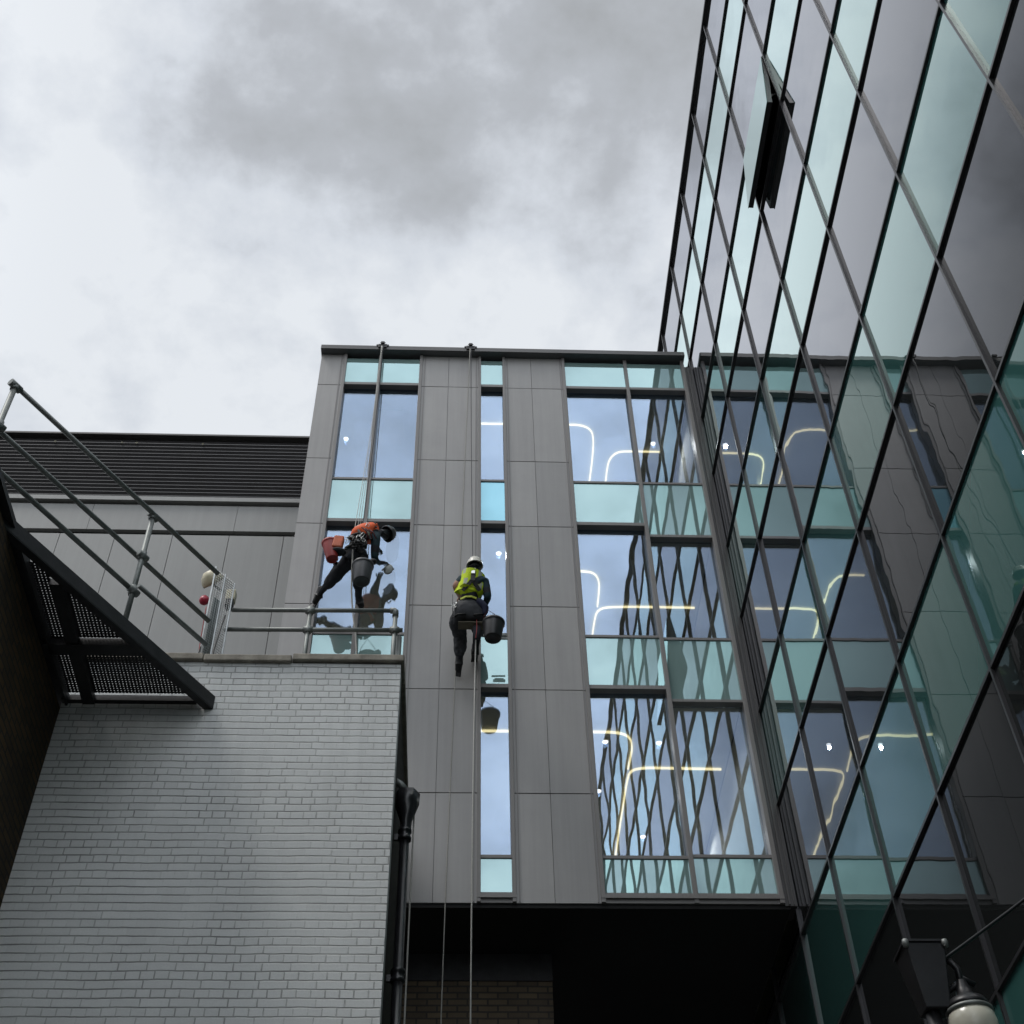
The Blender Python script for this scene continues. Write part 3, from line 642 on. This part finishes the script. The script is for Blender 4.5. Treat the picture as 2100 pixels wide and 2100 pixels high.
# ================================================================ rainwater pipe
D=thing('drainpipe','black cast iron drainpipe with a flared hopper head on the side of the painted building','drainpipe',(-.5,10.3,0))
m=MB(); m.tube([(-.475,10.3,0.1),(-.475,10.3,8.60)],.045,14); m.build('pipe','cast_iron',D)
m=MB(); hop=[(.05,.0),(.055,.10),(.115,.32),(.12,.40),(.10,.40),(.10,.30)]
m.lathe([(.05,0),(.055,.10),(.115,.28),(.12,.40),(.10,.40),(.09,.3)],(-.47,10.3,8.55),(0,0,1),6); m.build('hopper','cast_iron',D)
for z in(8.50,7.13,5.6):
    m=MB(); m.lathe([(.045,-.06),(.060,-.055),(.062,-.03),(.052,-.02),(.052,.02),(.062,.03),(.062,.055),(.045,.06)],(-.475,10.3,z)); m.box(-.57,-.44,10.32,10.35,z-.03,z+.03)
    m.build('collar','cast_iron',D)
m=MB(); m.tube([(-.60,10.3,9.10),(-.54,10.3,9.06),(-.48,10.3,8.98)],.035,10); m.build('outlet','galv_dull',D)
curve([(-.40,10.35,9.0),(-.405,10.35,7),(-.40,10.35,4),(-.405,10.35,.1)],.008,'pipe_cable','rope_grey',par=D)

# ================================================================ street lamp, bottom right
SL=thing('street_lamp','black lamp post with square head box and opal globe at bottom right','street lamp',(2.90,7.5,0))
m=MB(); m.tube([(2.86,7.5,.0),(2.86,7.5,4.9),(2.87,7.5,5.40)],[.075,.05,.045],14); m.build('post','lamp_body',SL)
m=MB(); m.lathe([(.045,-.05),(.075,-.04),(.08,.0),(.06,.03),(.05,.06)],(2.865,7.5,5.25)); m.lathe([(.05,-.05),(.09,-.02),(.06,.04)],(2.86,7.5,5.0)); m.build('finial','lamp_body',SL)
m=MB(); n=len(m.v)
w0,w1=.075,.125
for z,w in((5.40,w0),(5.80,w1)):
    m.v+=[(2.89-w,7.5-w,z),(2.89+w,7.5-w,z),(2.89+w,7.5+w,z),(2.89-w,7.5+w,z)]
for f in((3,2,1,0),(4,5,6,7),(0,1,5,4),(1,2,6,5),(2,3,7,6),(3,0,4,7)): m.f.append(f); m.mi.append(0); m.sm.append(False)
m.build('head_box','lamp_body',SL,bevel=.008)
m=MB(); m.box(2.755,3.025,7.365,7.635,5.80,5.815); m.build('lid','lamp_body',SL)
m=MB()
for x in(2.765,3.01): m.lathe([(0,-.03),(.018,-.025),(.022,0),(.018,.02),(0,.03)],(x,7.37,5.79),(0,0,1),12)
m.build('knob','galv_dull',SL)
m=MB(); m.tube([(2.99,7.5,5.74),(3.05,7.47,5.72),(3.08,7.46,5.66),(3.072,7.45,5.53)],.022,10); m.tube([(2.96,7.46,5.50),(3.10,7.46,5.60),(3.16,7.46,5.56)],.02,10); m.build('arm','lamp_body',SL)
m=MB(); m.lathe([(.03,.13),(.045,.08),(.055,.03),(.11,.0),(.125,-.03),(.13,-.055),(.12,-.055)],(3.075,7.45,5.45)); m.build('lamp_cap','lamp_body',SL)
m=MB(); m.lathe([(.128,.012),(.140,.004),(.142,-.014),(.128,-.018)],(3.075,7.45,5.385)); m.build('rim','galv_dull',SL)
m=MB(); m.lathe([(.120,.0),(.138,-.03),(.146,-.08),(.140,-.14),(.115,-.19),(.07,-.225),(.0,-.24)],(3.075,7.45,5.38),seg=36); m.build('globe','lamp_opal',SL)
curve([(2.99,7.44,5.71),(3.33,7.47,5.94),(3.735,7.5,6.22)],.011,'steel_cable','lamp_body')
tag(bpy.data.objects['steel_cable'],'thin dark stay cable slanting from the street lamp to the glass tower','cable')

# ================================================================ people
def skin_mesh(name, verts, edges, radii, root, mts, parent, assign=None, sub=2):
    me=bpy.data.meshes.new(name); me.from_pydata([tuple(v) for v in verts],edges,[]); o=bpy.data.objects.new(name,me); COL.objects.link(o)
    o.modifiers.new('skin','SKIN'); sv=me.skin_vertices[0].data
    for i,r in enumerate(radii):
        r=r if isinstance(r,tuple) else (r,r); sv[i].radius=r; sv[i].use_root=(i==root)
    s=o.modifiers.new('sub','SUBSURF'); s.levels=s.render_levels=sub
    dg=bpy.context.evaluated_depsgraph_get(); dg.update(); ev=o.evaluated_get(dg); nm=bpy.data.meshes.new_from_object(ev)
    bpy.data.objects.remove(o); nm.name=name
    nm.materials.clear()
    for x in mts: nm.materials.append(MATS[x])
    if assign:
        for p in nm.polygons: p.material_index=assign(p.center)
    if name in('trousers','vest'):
        from mathutils import noise as mn
        nm.calc_loop_triangles() if hasattr(nm,'calc_loop_triangles') else None
        nrm=[v.normal.copy() for v in nm.vertices]
        for v,n_ in zip(nm.vertices,nrm):
            q=Vector((v.co.x*11+3,v.co.y*11,v.co.z*17)); a=mn.noise(q)*.5+(1-abs(mn.noise(q*1.9+Vector((9,2,4))))*2)*.5
            v.co += n_*(a-.3)*(.020 if name=='trousers' else .014)
    for p in nm.polygons: p.use_smooth=True
    r=bpy.data.objects.new(name,nm); COL.objects.link(r)
    if parent: attach(r,parent)
    return r
def chain(d,names,radii,extra=()):
    pass
def lathe_obj(nm,prof,c,axis,mt,par,seg=24,sx=1,sy=1):
    m=MB(); m.lathe(prof,c,axis,seg,sx,sy); return m.build(nm,mt,par)
def body(J,par,near_sleeve,boots=True,name='body'):
    """one continuous figure: torso, neck, head, arms with palms, legs"""
    V=[];R=[];E=[];idx={}
    def v(n,p,r): idx[n]=len(V); V.append(Vector(p)); R.append(r); return idx[n]
    def e(a,b): E.append((idx[a],idx[b]))
    v('pelvis',J['pelvis'],(.125,.105)); v('waist',J['waist'],(.115,.095)); v('chest',J['chest'],(.135,.105)); v('upper',Vector(J['chest'])*.45+Vector(J['neck'])*.55,(.095,.08)); v('neck',J['neck'],.05)
    hv=Vector(J['head']); nv=Vector(J['neck']); ax=(hv-nv).normalized()
    v('skull0',nv+ax*.06,.055); v('skull',hv-ax*.01,.082); v('crown',hv+ax*.06,.07)
    for a,b in(('pelvis','waist'),('waist','chest'),('chest','upper'),('upper','neck'),('neck','skull0'),('skull0','skull'),('skull','crown')): e(a,b)
    for s in 'LR':
        v('sh'+s,J['sh'+s],.070); v('el'+s,J['el'+s],.052); v('wr'+s,J['wr'+s],.034); v('pa'+s,J['ha'+s],(.036,.02))
        mid=(Vector(J['sh'+s])+Vector(J['el'+s]))/2; v('um'+s,mid,.062)
        e('upper','sh'+s); e('sh'+s,'um'+s); e('um'+s,'el'+s); e('el'+s,'wr'+s); e('wr'+s,'pa'+s)
        v('hip'+s,J['hip'+s],.092); v('kn'+s,J['kn'+s],.062); v('cf'+s,Vector(J['kn'+s])*.6+Vector(J['an'+s])*.4,.058); v('an'+s,J['an'+s],.04); v('to'+s,J['to'+s],.035)
        th=(Vector(J['hip'+s])+Vector(J['kn'+s]))/2; v('th'+s,th,.08)
        e('pelvis','hip'+s); e('hip'+s,'th'+s); e('th'+s,'kn'+s); e('kn'+s,'cf'+s); e('cf'+s,'an'+s); e('an'+s,'to'+s)
    neck=nv; 
    def asg(c):
        c=Vector(c)
        if (c-hv).length<.115 and (c-nv).dot(ax)>.02: return 1
        for s in 'LR':
            if (c-Vector(J['ha'+s])).length<.06: return 2
            if (c-Vector(J['el'+s])).length<.08 or ((c-Vector(J['el'+s])).length<.3 and (c-Vector(J['wr'+s])).length<.22 and (c-Vector(J['pelvis'])).length>.28): return 3 if s in J['sleeve'] else 4
            if (c-Vector(J['sh'+s])).length<.14 and (c-Vector(J['chest'])).length>.13: return 3
        return 0
    o=skin_mesh(name,V,E,R,0,J['mats'],par,asg)
    return o
def hand(J,s,mt,par,grip):
    """palm block plus five separate curled fingers, pressed towards the glass"""
    w=Vector(J['wr'+s]); h=Vector(J['ha'+s]); d=(h-w).normalized(); side=d.cross(Vector(grip)).normalized(); up=side.cross(d)
    V=[w,w+(h-w)*.5,h]; R=[.024,(.034,.017),(.036,.016)]; E=[(0,1),(1,2)]
    m=MB()
    for k,(o_,L) in enumerate(((-.030,.055),(-.010,.066),(.010,.062),(.028,.05))):
        b=h+side*o_; p1=b+d*L*.45+up*.0; p2=p1+d*L*.3-up*.016; p3=p2+d*L*.12-up*.02
        m.tube([b-d*.01,p1,p2,p3],[.0095,.009,.008,.006],7)
    b=w+(h-w)*.55+side*-.034; m.tube([b,b-side*.022+d*.022-up*.006,b-side*.026+d*.05-up*.018],[.0115,.010,.007],7)
    m.build('fingers',mt,par)
def boot(an,to,par,sole=(0,0,-1)):
    an=Vector(an); to=Vector(to); d=(to-an).normalized()
    V=[an-d*.02+Vector((0,-.015,.075)),an,an+d*.05+Vector((0,.0,-.0)),to,to+d*.05]
    skin_mesh('boot',V,[(0,1),(1,2),(2,3),(3,4)],[.052,.052,(.05,.047),(.048,.038),(.040,.028)],1,['cable_black'],par)
    m=MB(); side=d.cross(Vector((0,1,0))).normalized(); n=side.cross(d)
    m.bar(an-d*.04+Vector((0,.04,-.02)),to+d*.065+Vector((0,.028,-.02)),.085,.018,up=Vector((0,.8,-.6))); m.build('sole','cable_black',par,bevel=.006)

def strap(pts,w,nm,mt,par,t=.006,nrm=(0,-1,0)):
    m=MB(); P_=[Vector(p) for p in pts]
    for a,b in zip(P_,P_[1:]): m.bar(a,b+(b-a).normalized()*.006,w,t,up=nrm)
    m.build(nm,mt,par)

# ---- cleaner in the yellow vest, seated on a board in front of the narrow window
J2=dict(head=(.176,12.15,13.835),neck=(.170,12.17,13.716),chest=(.145,12.20,13.52),waist=(.091,12.28,13.30),pelvis=(.102,12.30,13.15),
 shL=(.005,12.20,13.625),elL=(-.075,12.22,13.52),wrL=(-.02,12.45,13.60),haL=(.02,12.60,13.64),shR=(.305,12.20,13.59),elR=(.342,12.22,13.33),wrR=(.29,12.46,13.38),haR=(.28,12.58,13.42),
 hipL=(.009,12.32,13.10),knL=(.005,12.62,13.07),anL=(-.008,12.78,12.78),toL=(-.018,12.87,12.70),hipR=(.225,12.32,13.10),knR=(.218,12.65,13.13),anR=(.197,12.80,12.98),toR=(.187,12.90,12.96),
 sleeve='R',mats=['dark_cloth','helmet_black','skin','teal_cloth','skin'])
p2=thing('person','cleaner in yellow vest and white helmet, seated on a board with back turned','person',(.1,12.3,12.7))
body(J2,p2,'R')
hand(J2,'L','skin',p2,(0,0,1)); hand(J2,'R','skin',p2,(0,0,1))
for s in'LR': boot(J2['an'+s],J2['to'+s],p2)
# trousers seat: broad folds of cloth over the board
skin_mesh('trousers',[J2['waist'],(.10,12.27,13.17),(.0,12.28,13.07),(-.075,12.36,13.05),(0.0,12.6,13.06),(.22,12.28,13.08),(.27,12.40,13.06),(.215,12.62,13.11),(-.004,12.72,12.90),(-.01,12.77,12.80)],
  [(0,1),(1,2),(2,3),(3,4),(1,5),(5,6),(6,7),(4,8),(8,9)],[(.13,.11),(.145,.12),(.118,.10),(.105,.085),.10,(.118,.10),.10,.10,.085,.062],1,['grey_cloth'],p2,sub=3)
skin_mesh('vest',[(.10,12.265,13.36),(.128,12.225,13.46),(.145,12.195,13.56),(.152,12.185,13.625),(.03,12.19,13.618),(.275,12.19,13.603)],[(0,1),(1,2),(2,3),(3,4),(3,5)],[(.155,.12),(.168,.125),(.175,.128),(.115,.095),(.080,.072),(.080,.072)],2,['yellow_vest','reflect_tape','dark_cloth'],p2,
   lambda c:(1 if (abs(abs(c[0]-.15)-.098)<.016 and c[2]>13.42) else (2 if c[2]<13.36 else 0)))
hx=(.172,12.15,13.86)
lathe_obj('helmet',[(0,.115),(.04,.110),(.08,.088),(.105,.045),(.112,.0),(.118,-.012),(.108,-.014),(.10,0)],(.172,12.15,13.845),(0,-.12,1),'helmet_white',p2,28,.94,1.08)
m=MB()
for k in range(5):
    a=-.9+k*.45; m.obox(Matrix.Translation((.172+.075*math.sin(a),12.15-.082*math.cos(a),13.90))@Matrix.Rotation(a,4,'Z'),.012,.03,.035)
m.build('helmet_vent','bucket_grey',p2)
m=MB(); m.tube([(.095,12.13,13.84),(.11,12.10,13.78),(.172,12.06,13.775),(.24,12.10,13.78),(.252,12.13,13.84)],.010,8); m.build('chin_strap','webbing',p2)
Yb=12.075
m=MB()
for a,b,w in(((.158,12.068,13.70),(.145,12.06,13.48),.06),((.145,12.06,13.50),(.02,12.12,13.36),.05),((.145,12.06,13.50),(.235,12.12,13.36),.05),((.158,12.075,13.66),(.07,12.10,13.70),.04),((.158,12.075,13.66),(.235,12.10,13.70),.04)):
    m.bar(a,b,w,.010,up=(0,-1,0))
m.build('harness','webbing',p2)
m=MB(); m.obox(Matrix.Translation((.150,12.055,13.63)),.045,.012,.05); m.build('harness_ring','steel_bright',p2)
m=MB(); m.obox(Matrix.Translation((.155,12.052,13.685))@Matrix.Rotation(0,4,'X'),.06,.008,.022); m.build('collar_tab','reflect_tape',p2)
strap([(.03,12.13,13.385),(.09,12.115,13.42),(.14,12.11,13.43),(.20,12.12,13.41),(.23,12.14,13.375)],.016,'waist_web','yellow_web',p2,.008)
strap([(-.005,12.19,13.275),(.06,12.16,13.29),(.13,12.16,13.295),(.19,12.18,13.285)],.028,'belt','yellow_web',p2,.012)
mat('navy_cloth',(.014,.018,.045),.8,0,.3,9,.002,22)
skin_mesh('tied_jacket',[(.20,12.20,13.27),(.27,12.20,13.22),(.31,12.22,13.14),(.30,12.24,13.05)],[(0,1),(1,2),(2,3)],[(.035,.03),(.065,.05),(.06,.05),(.035,.03)],1,['navy_cloth'],p2)
m=MB()
for x0 in(-.01,.21): m.tube([(x0-.10,12.30,13.04),(x0-.03,12.19,13.01),(x0+.06,12.19,13.02),(x0+.10,12.30,13.06)],.014,8)
m.build('leg_loops','webbing',p2)
# board, bucket, tool pouch
m=MB(); m.box(-.03,.32,12.26,12.40,12.945,12.965); tag(m.build('seat_board','wood',origin=(.14,12.3,12.97),bevel=.006),'narrow wooden seat board under the yellow vested cleaner','seat')
def bucket(nm,lab,rim,dirv,h,r0,r1,mt,hmt='cable_black',hang=None):
    """tapered pail, rim at rim, axis pointing down to its base"""
    B=thing(nm,lab,'bucket',rim); ax=-Vector(dirv).normalized()
    m=MB(); m.lathe([(0,-h+.012),(r1*.72,-h+.012),(r1*.74,-h),(r1*.96,-h),(r1,-h+.01),(r0*.97,-.04),(r0*.97,-.035),(r0*1.05,-.03),(r0*1.06,0),(r0*.98,.002),(r0*.95,-.03),(r1*.93,-h+.02),(0,-h+.02)],rim,ax,30); m.build('pail',mt,B)
    if hang is not None:
        m=MB(); q=Vector((0,0,1)).rotation_difference(ax); c=Vector(rim)
        e1=c+q@Vector((r0,0,0)); e2=c+q@Vector((-r0,0,0)); h_=Vector(hang); m.tube([e1,(e1+h_)/2+Vector((.02,0,.0)),h_,(e2+h_)/2-Vector((.02,0,0)),e2],.004,6); m.build('handle',hmt,B)
    return B
bucket('bucket','black rubber bucket hanging beside the yellow vested cleaner in front of the narrow window',(.412,12.2,12.89),(-.04,.0,-1),.27,.135,.105,'bucket_black','maroon_cloth',(.345,12.2,13.10))
m=MB(); m.lathe([(0,-.15),(.035,-.14),(.05,-.05),(.052,.06),(.045,.07),(0,.07)],(.205,12.32,12.86),(0,0,1),14,1,.6); m.bar((.205,12.30,12.92),(.205,12.30,12.98),.02,.01)
tag(m.build('tool_pouch','dark_cloth',origin=(.205,12.32,12.86)),'slim black tool pouch hanging under the seat board','pouch')
m=MB(); m.tube([(.42,12.60,13.06),(.60,12.60,13.065)],.012,8); m.tube([(.46,12.58,13.02),(.58,12.58,13.02)],.02,10); m.box(.44,.60,12.585,12.61,12.97,13.0)
tag(m.build('squeegee','fleece',origin=(.5,12.6,13.03)),'pale squeegee held across the narrow window behind the black bucket','squeegee')
def gear(nm,lab,c,spread,n,seed):
    rnd=random.Random(seed); m=MB()
    for i in range(n):
        p=Vector(c)+Vector((rnd.uniform(-1,1)*spread[0],rnd.uniform(-1,1)*spread[1],rnd.uniform(-1,1)*spread[2])); q=Quaternion((rnd.uniform(-1,1),rnd.uniform(-1,1),rnd.uniform(-1,1)),rnd.uniform(0,3)).to_matrix()
        a,b=rnd.uniform(.018,.024),rnd.uniform(.03,.042); pts=[p+q@Vector((a*math.cos(t),0,b*math.sin(t))) for t in [k*math.pi/5 for k in range(11)]]
        m.tube(pts,.0045,6,False)
    tag(m.build(nm,'steel_bright',origin=c),lab,'carabiners')
gear('carabiner_bunch','few steel carabiners clipped at the left hip of the yellow vested cleaner',(-.075,12.2,13.17),(.03,.02,.05),5,3)
m=MB(); m.tube([(-.10,12.2,13.0),(-.105,12.2,13.36)],.005,6); m.tube([(-.085,12.2,12.85),(-.08,12.19,13.12)],.006,6)
tag(m.build('lanyard','rope_dark',origin=(-.1,12.2,13.1)),'thin dark lanyard sticking up at the left hip of the yellow vested cleaner','lanyard')

# ---- cleaner in the orange vest, leaning across the left window
J1=dict(head=(-1.035,12.5,14.775),neck=(-1.118,12.42,14.728),chest=(-1.295,12.36,14.63),waist=(-1.405,12.30,14.34),pelvis=(-1.425,12.3,14.18),
 shR=(-1.15,12.28,14.47),elR=(-1.155,12.38,14.19),wrR=(-1.12,12.62,14.345),haR=(-1.045,12.78,14.50),shL=(-1.248,12.5,14.83),elL=(-1.20,12.68,14.78),wrL=(-1.17,12.78,14.80),haL=(-1.14,12.86,14.82),
 hipL=(-1.49,12.32,14.10),knL=(-1.651,12.52,14.01),anL=(-1.873,12.82,13.965),toL=(-1.935,12.90,13.88),hipR=(-1.35,12.34,14.10),knR=(-1.358,12.6,14.02),anR=(-1.36,12.78,13.83),toR=(-1.325,12.88,13.80),
 sleeve='LR',mats=['dark_cloth','helmet_black','glove','teal_cloth','maroon_cloth'])
p1=thing('person','cleaner in an orange vest and black helmet leaning sideways to wipe the tall left window','person',(-1.4,12.3,13.8))
body(J1,p1,'R'); hand(J1,'R','glove',p1,(0,0,1)); hand(J1,'L','glove',p1,(0,0,1))
for s in'LR': boot(J1['an'+s],J1['to'+s],p1)
skin_mesh('trousers',[J1['waist'],J1['pelvis'],J1['hipL'],J1['knL'],(-1.80,12.74,13.985),J1['hipR'],J1['knR'],(-1.359,12.72,13.90)],[(0,1),(1,2),(2,3),(3,4),(1,5),(5,6),(6,7)],[(.145,.12),(.175,.14),.125,.095,.070,.13,.10,.075],1,['dark_cloth'],p1,sub=3)
skin_mesh('vest',[(-1.40,12.30,14.43),(-1.345,12.32,14.57),(-1.275,12.35,14.665),(-1.20,12.39,14.68),(-1.165,12.30,14.52),(-1.245,12.50,14.82)],[(0,1),(1,2),(2,3),(3,4),(2,5)],[(.165,.145),(.205,.170),(.205,.175),(.15,.13),(.085,.08),(.11,.10)],2,['orange_vest','reflect_tape','maroon_cloth'],p1,
   lambda c:(1 if abs((c[0]+1.33)*.62+(c[2]-14.56)*.8)<.013 else (2 if c[1]<12.32 and c[2]<14.46 else 0)))
lathe_obj('helmet',[(0,.118),(.04,.112),(.08,.09),(.108,.045),(.114,.0),(.12,-.012),(.108,-.014)],(-1.015,12.50,14.785),(.55,.25,.55),'helmet_black',p1,28)
m=MB(); m.tube([(-1.08,12.43,14.76),(-1.03,12.42,14.69),(-.99,12.48,14.68)],.009,8); m.build('chin_strap','webbing',p1)
m=MB()
for a,b,w in(((-1.36,12.21,14.50),(-1.13,12.27,14.62),.04),((-1.33,12.22,14.42),(-1.17,12.24,14.73),.035),((-1.30,12.22,14.66),(-1.14,12.24,14.64),.03),((-1.23,12.25,14.50),(-1.20,12.24,14.40),.04),((-1.45,12.19,14.33),(-1.27,12.19,14.24),.045),((-1.46,12.20,14.22),(-1.30,12.20,14.10),.05)):
    m.bar(a,b,w,.010,up=(0,-1,.3))
m.build('harness','webbing',p1)
rnd=random.Random(11)
m=MB()
for i in range(16):
    c=Vector((-1.40+rnd.uniform(-.12,.12),12.14+rnd.uniform(-.02,.03),14.25+rnd.uniform(-.12,.10))); a=rnd.uniform(0,6.3); d=Vector((math.cos(a),rnd.uniform(-.2,.2),math.sin(a)))*rnd.uniform(.05,.11); k2=Vector((rnd.uniform(-.05,.05),-.02,rnd.uniform(-.05,.05)))
    m.tube([c-d,c-d*.3+k2,c+d*.4-k2,c+d],rnd.uniform(.007,.013),6)
m.build('gear_straps','webbing',p1)
m=MB()
for a in(0,1,2): m.tube([(-1.33+.05*a,12.12,14.50-.02*a),(-1.27+.05*a,12.11,14.43-.02*a),(-1.23+.05*a,12.14,14.31)],.010,6)
m.build('vest_strap','maroon_cloth',p1)
m=MB(); m.tube([(-1.50,12.18,14.34),(-1.45,12.17,14.40),(-1.36,12.17,14.44),(-1.28,12.17,14.40)],.022,8); m.tube([(-1.38,12.17,14.50),(-1.33,12.16,14.40),(-1.30,12.17,14.30)],.018,8); m.build('belt_pad','webbing',p1)
gear('carabiner_bunch','thick bunch of steel carabiners across the hips of the orange vested cleaner',(-1.40,12.13,14.30),(.12,.02,.05),13,5)
gear('descender','bright steel descender and rings on the chest of the orange vested cleaner',(-1.27,12.17,14.60),(.05,.015,.03),3,9)
bucket('bucket','dark grey bucket hanging below the orange vested cleaner',(-1.27,12.13,13.80),(.01,0,-1),.30,.135,.105,'bucket_grey','cable_black',(-1.29,12.2,14.05))
bucket('bucket','red tapered bucket at the left hip of the orange vested cleaner',(-1.735,12.13,14.21),(.20,0,-1),.32,.10,.078,'bucket_red','cable_black')
m=MB(); m.obox(Matrix.Translation((-1.615,12.08,14.15))@Matrix.Rotation(math.radians(7),4,'Y'),.135,.10,.21); tag(m.build('tool_bag','bag_orange',origin=(-1.615,12.08,14.15),bevel=.02),'boxy orange tool bag between the red bucket and the cleaner','bag')
m=MB(); m.lathe([(0,.0),(.10,-.005),(.105,-.03),(.07,-.045),(0,-.045)],(-1.60,12.10,14.03),(.1,0,1),18,1,.7); tag(m.build('pouch','dark_cloth',origin=(-1.6,12.1,14.0)),'flat black pouch under the orange tool bag','pouch')
m=MB(); m.tube([(-1.08,12.86,14.44),(-1.0,12.90,14.60),(-.93,12.92,14.52)],.012,8); m.lathe([(0,.02),(.06,.015),(.09,0),(.06,-.02),(0,-.02)],(-1.0,12.90,14.50),(.3,-1,0),16,.7,1.2)
tag(m.build('washing_pad','fleece',origin=(-1,12.9,14.5)),'pale fleece washing pad in the gloved hand on the glass','cleaning pad')
m=MB(); m.lathe([(.03,0),(.042,.0),(.045,.05),(.036,.06),(.0,.06)],(-1.15,12.14,13.84),(.3,-.5,.8),14); tag(m.build('spray_holder','cable_black',origin=(-1.15,12.14,13.84)),'small black holder clipped to the rim of the dark grey bucket','holder')

def film(name, col, op):
    m = bpy.data.materials.new(name); m.use_nodes = True; nt = m.node_tree; nt.nodes.clear(); o = N(nt,'ShaderNodeOutputMaterial'); mx = N(nt,'ShaderNodeMixShader'); d = N(nt,'ShaderNodeBsdfDiffuse'); t = N(nt,'ShaderNodeBsdfTransparent')
    d.inputs[0].default_value=(*col,1); tcn=N(nt,'ShaderNodeTexCoord'); mp=N(nt,'ShaderNodeMapping'); mp.inputs['Scale'].default_value=(9,1,3); nt.links.new(tcn.outputs['Object'],mp.inputs[0])
    f=noise(nt, mp.outputs[0], 2.2, 5, .65); r=N(nt,'ShaderNodeMapRange'); nt.links.new(f,r.inputs[0]); r.inputs[1].default_value=.3; r.inputs[2].default_value=.65; r.inputs[3].default_value=op*.45; r.inputs[4].default_value=op
    nt.links.new(r.outputs[0],mx.inputs[0]); nt.links.new(t.outputs[0],mx.inputs[1]); nt.links.new(d.outputs[0],mx.inputs[2]); nt.links.new(mx.outputs[0],o.inputs[0]); MATS[name]=m
film('soap',(.50,.53,.55),.38)
def blob(pts,y,th=.004):
    P_=[Vector((a,0,b)) for a,b in pts]
    for _ in range(2):
        Q=[]
        for i in range(len(P_)): a,b=P_[i],P_[(i+1)%len(P_)]; Q+=[a*.75+b*.25,a*.25+b*.75]
        P_=Q
    m=MB(); m.quadface([(p.x,y-th,p.z) for p in P_]); m.quadface([(p.x,y,p.z) for p in reversed(P_)])
    for i in range(len(P_)): a,b=P_[i],P_[(i+1)%len(P_)]; m.quadface([(b.x,y-th,b.z),(a.x,y-th,a.z),(a.x,y,a.z),(b.x,y,b.z)])
    return m
tag(blob([(-1.10,14.72),(-.96,14.78),(-.90,14.60),(-.93,14.34),(-1.02,14.17),(-1.13,14.22),(-1.11,14.45)],YA+.100).build('soap_suds','soap',origin=(-1,YA+.1,14.5)),'milky patch of soap suds on the glass below the gloved hand','suds')
tag(blob([(-1.05,15.40),(-.90,15.42),(-.885,15.1),(-.91,14.86),(-1.03,14.82),(-1.08,15.05)],YA+.100).build('soap_streak','soap',origin=(-1,YA+.1,15.1)),'thin soapy streak on the glass to the right of the black helmet','suds')

# ================================================================ ropes and roof clamps
for x,lab in((-1.36,'black rope clamp on the roof edge above the left window'),(.095,'black rope clamp on the roof edge just left of the narrow window')):
    c=thing('roof_clamp',lab,'clamp',(x,YA-.12,19.7),'rope clamps on the roof edge')
    m=MB(); m.box(x-.07,x+.07,YA-.155,YA-.135,19.63,19.72); m.box(x-.03,x+.03,YA-.18,YA+.05,19.715,19.76); m.build('plate','black_steel',c,bevel=.004)
    m=MB()
    for s in(-1,1): m.tube([(x+s*.085,YA-.145,19.70),(x+s*.085,YA-.12,19.70)],.02,8); m.tube([(x+s*.05,YA-.15,19.66),(x-s*.04,YA-.15,19.76)],.008,6)
    m.build('bolt','black_steel',c)
def rope(lab,pts,r,mt,grp='ropes of the two cleaners'):
    o=curve(pts,r,'rope',mt,6); tag(o,lab,'rope',grp); return o
rope('pale rope, leftmost of the four strands holding the orange vested cleaner',[(-1.375,12.83,19.64),(-1.40,12.80,17.5),(-1.455,12.55,15.4),(-1.46,12.42,14.75)],.0045,'rope_white')
rope('pale rope, second from left of the strands holding the orange vested cleaner',[(-1.37,12.83,19.64),(-1.39,12.8,17.5),(-1.425,12.55,15.4),(-1.42,12.42,14.72)],.004,'rope_grey')
rope('grey rope, third from left of the strands holding the orange vested cleaner',[(-1.36,12.83,19.64),(-1.375,12.8,17.5),(-1.395,12.55,15.4),(-1.39,12.42,14.72)],.004,'rope_grey')
rope('dark rope, rightmost of the four strands holding the orange vested cleaner',[(-1.35,12.84,19.64),(-1.35,12.83,17.5),(-1.365,12.6,15.4),(-1.36,12.42,14.72)],.006,'rope_dark')
rope('grey rope tail hanging from the orange vested cleaner down behind the guardrail',[(-1.43,12.2,14.15),(-1.41,12.2,13.7),(-1.38,12.2,13.2),(-1.24,12.25,12.4),(-1.22,12.3,10.4)],.012,'rope_grey')
rope('thin dark rope from the roof clamp to the back of the yellow vested cleaner',[(.10,12.84,19.62),(.115,12.80,17.5),(.13,12.5,15.5),(.15,12.12,13.70)],.0055,'rope_dark')
rope('long thin safety rope running down the panels left of the yellow vested cleaner',[(.085,12.84,19.62),(.02,12.88,16.5),(-.08,12.88,11.5),(-.125,12.85,9.0),(-.145,12.8,6.5),(-.15,12.7,.3)],.0065,'rope_grey')
rope('pale rope hanging straight down from the seat of the yellow vested cleaner',[(.20,12.35,12.98),(.19,12.4,12.6),(.175,12.5,11),(.165,12.7,9.2),(.16,12.75,6.5),(.16,12.7,.3)],.0085,'rope_white')
rope('short red cord hanging from the seat board of the yellow vested cleaner',[(.20,12.22,12.95),(.205,12.22,12.8),(.19,12.24,12.66)],.004,'cable_red')
# weights that keep the long ropes straight near the street
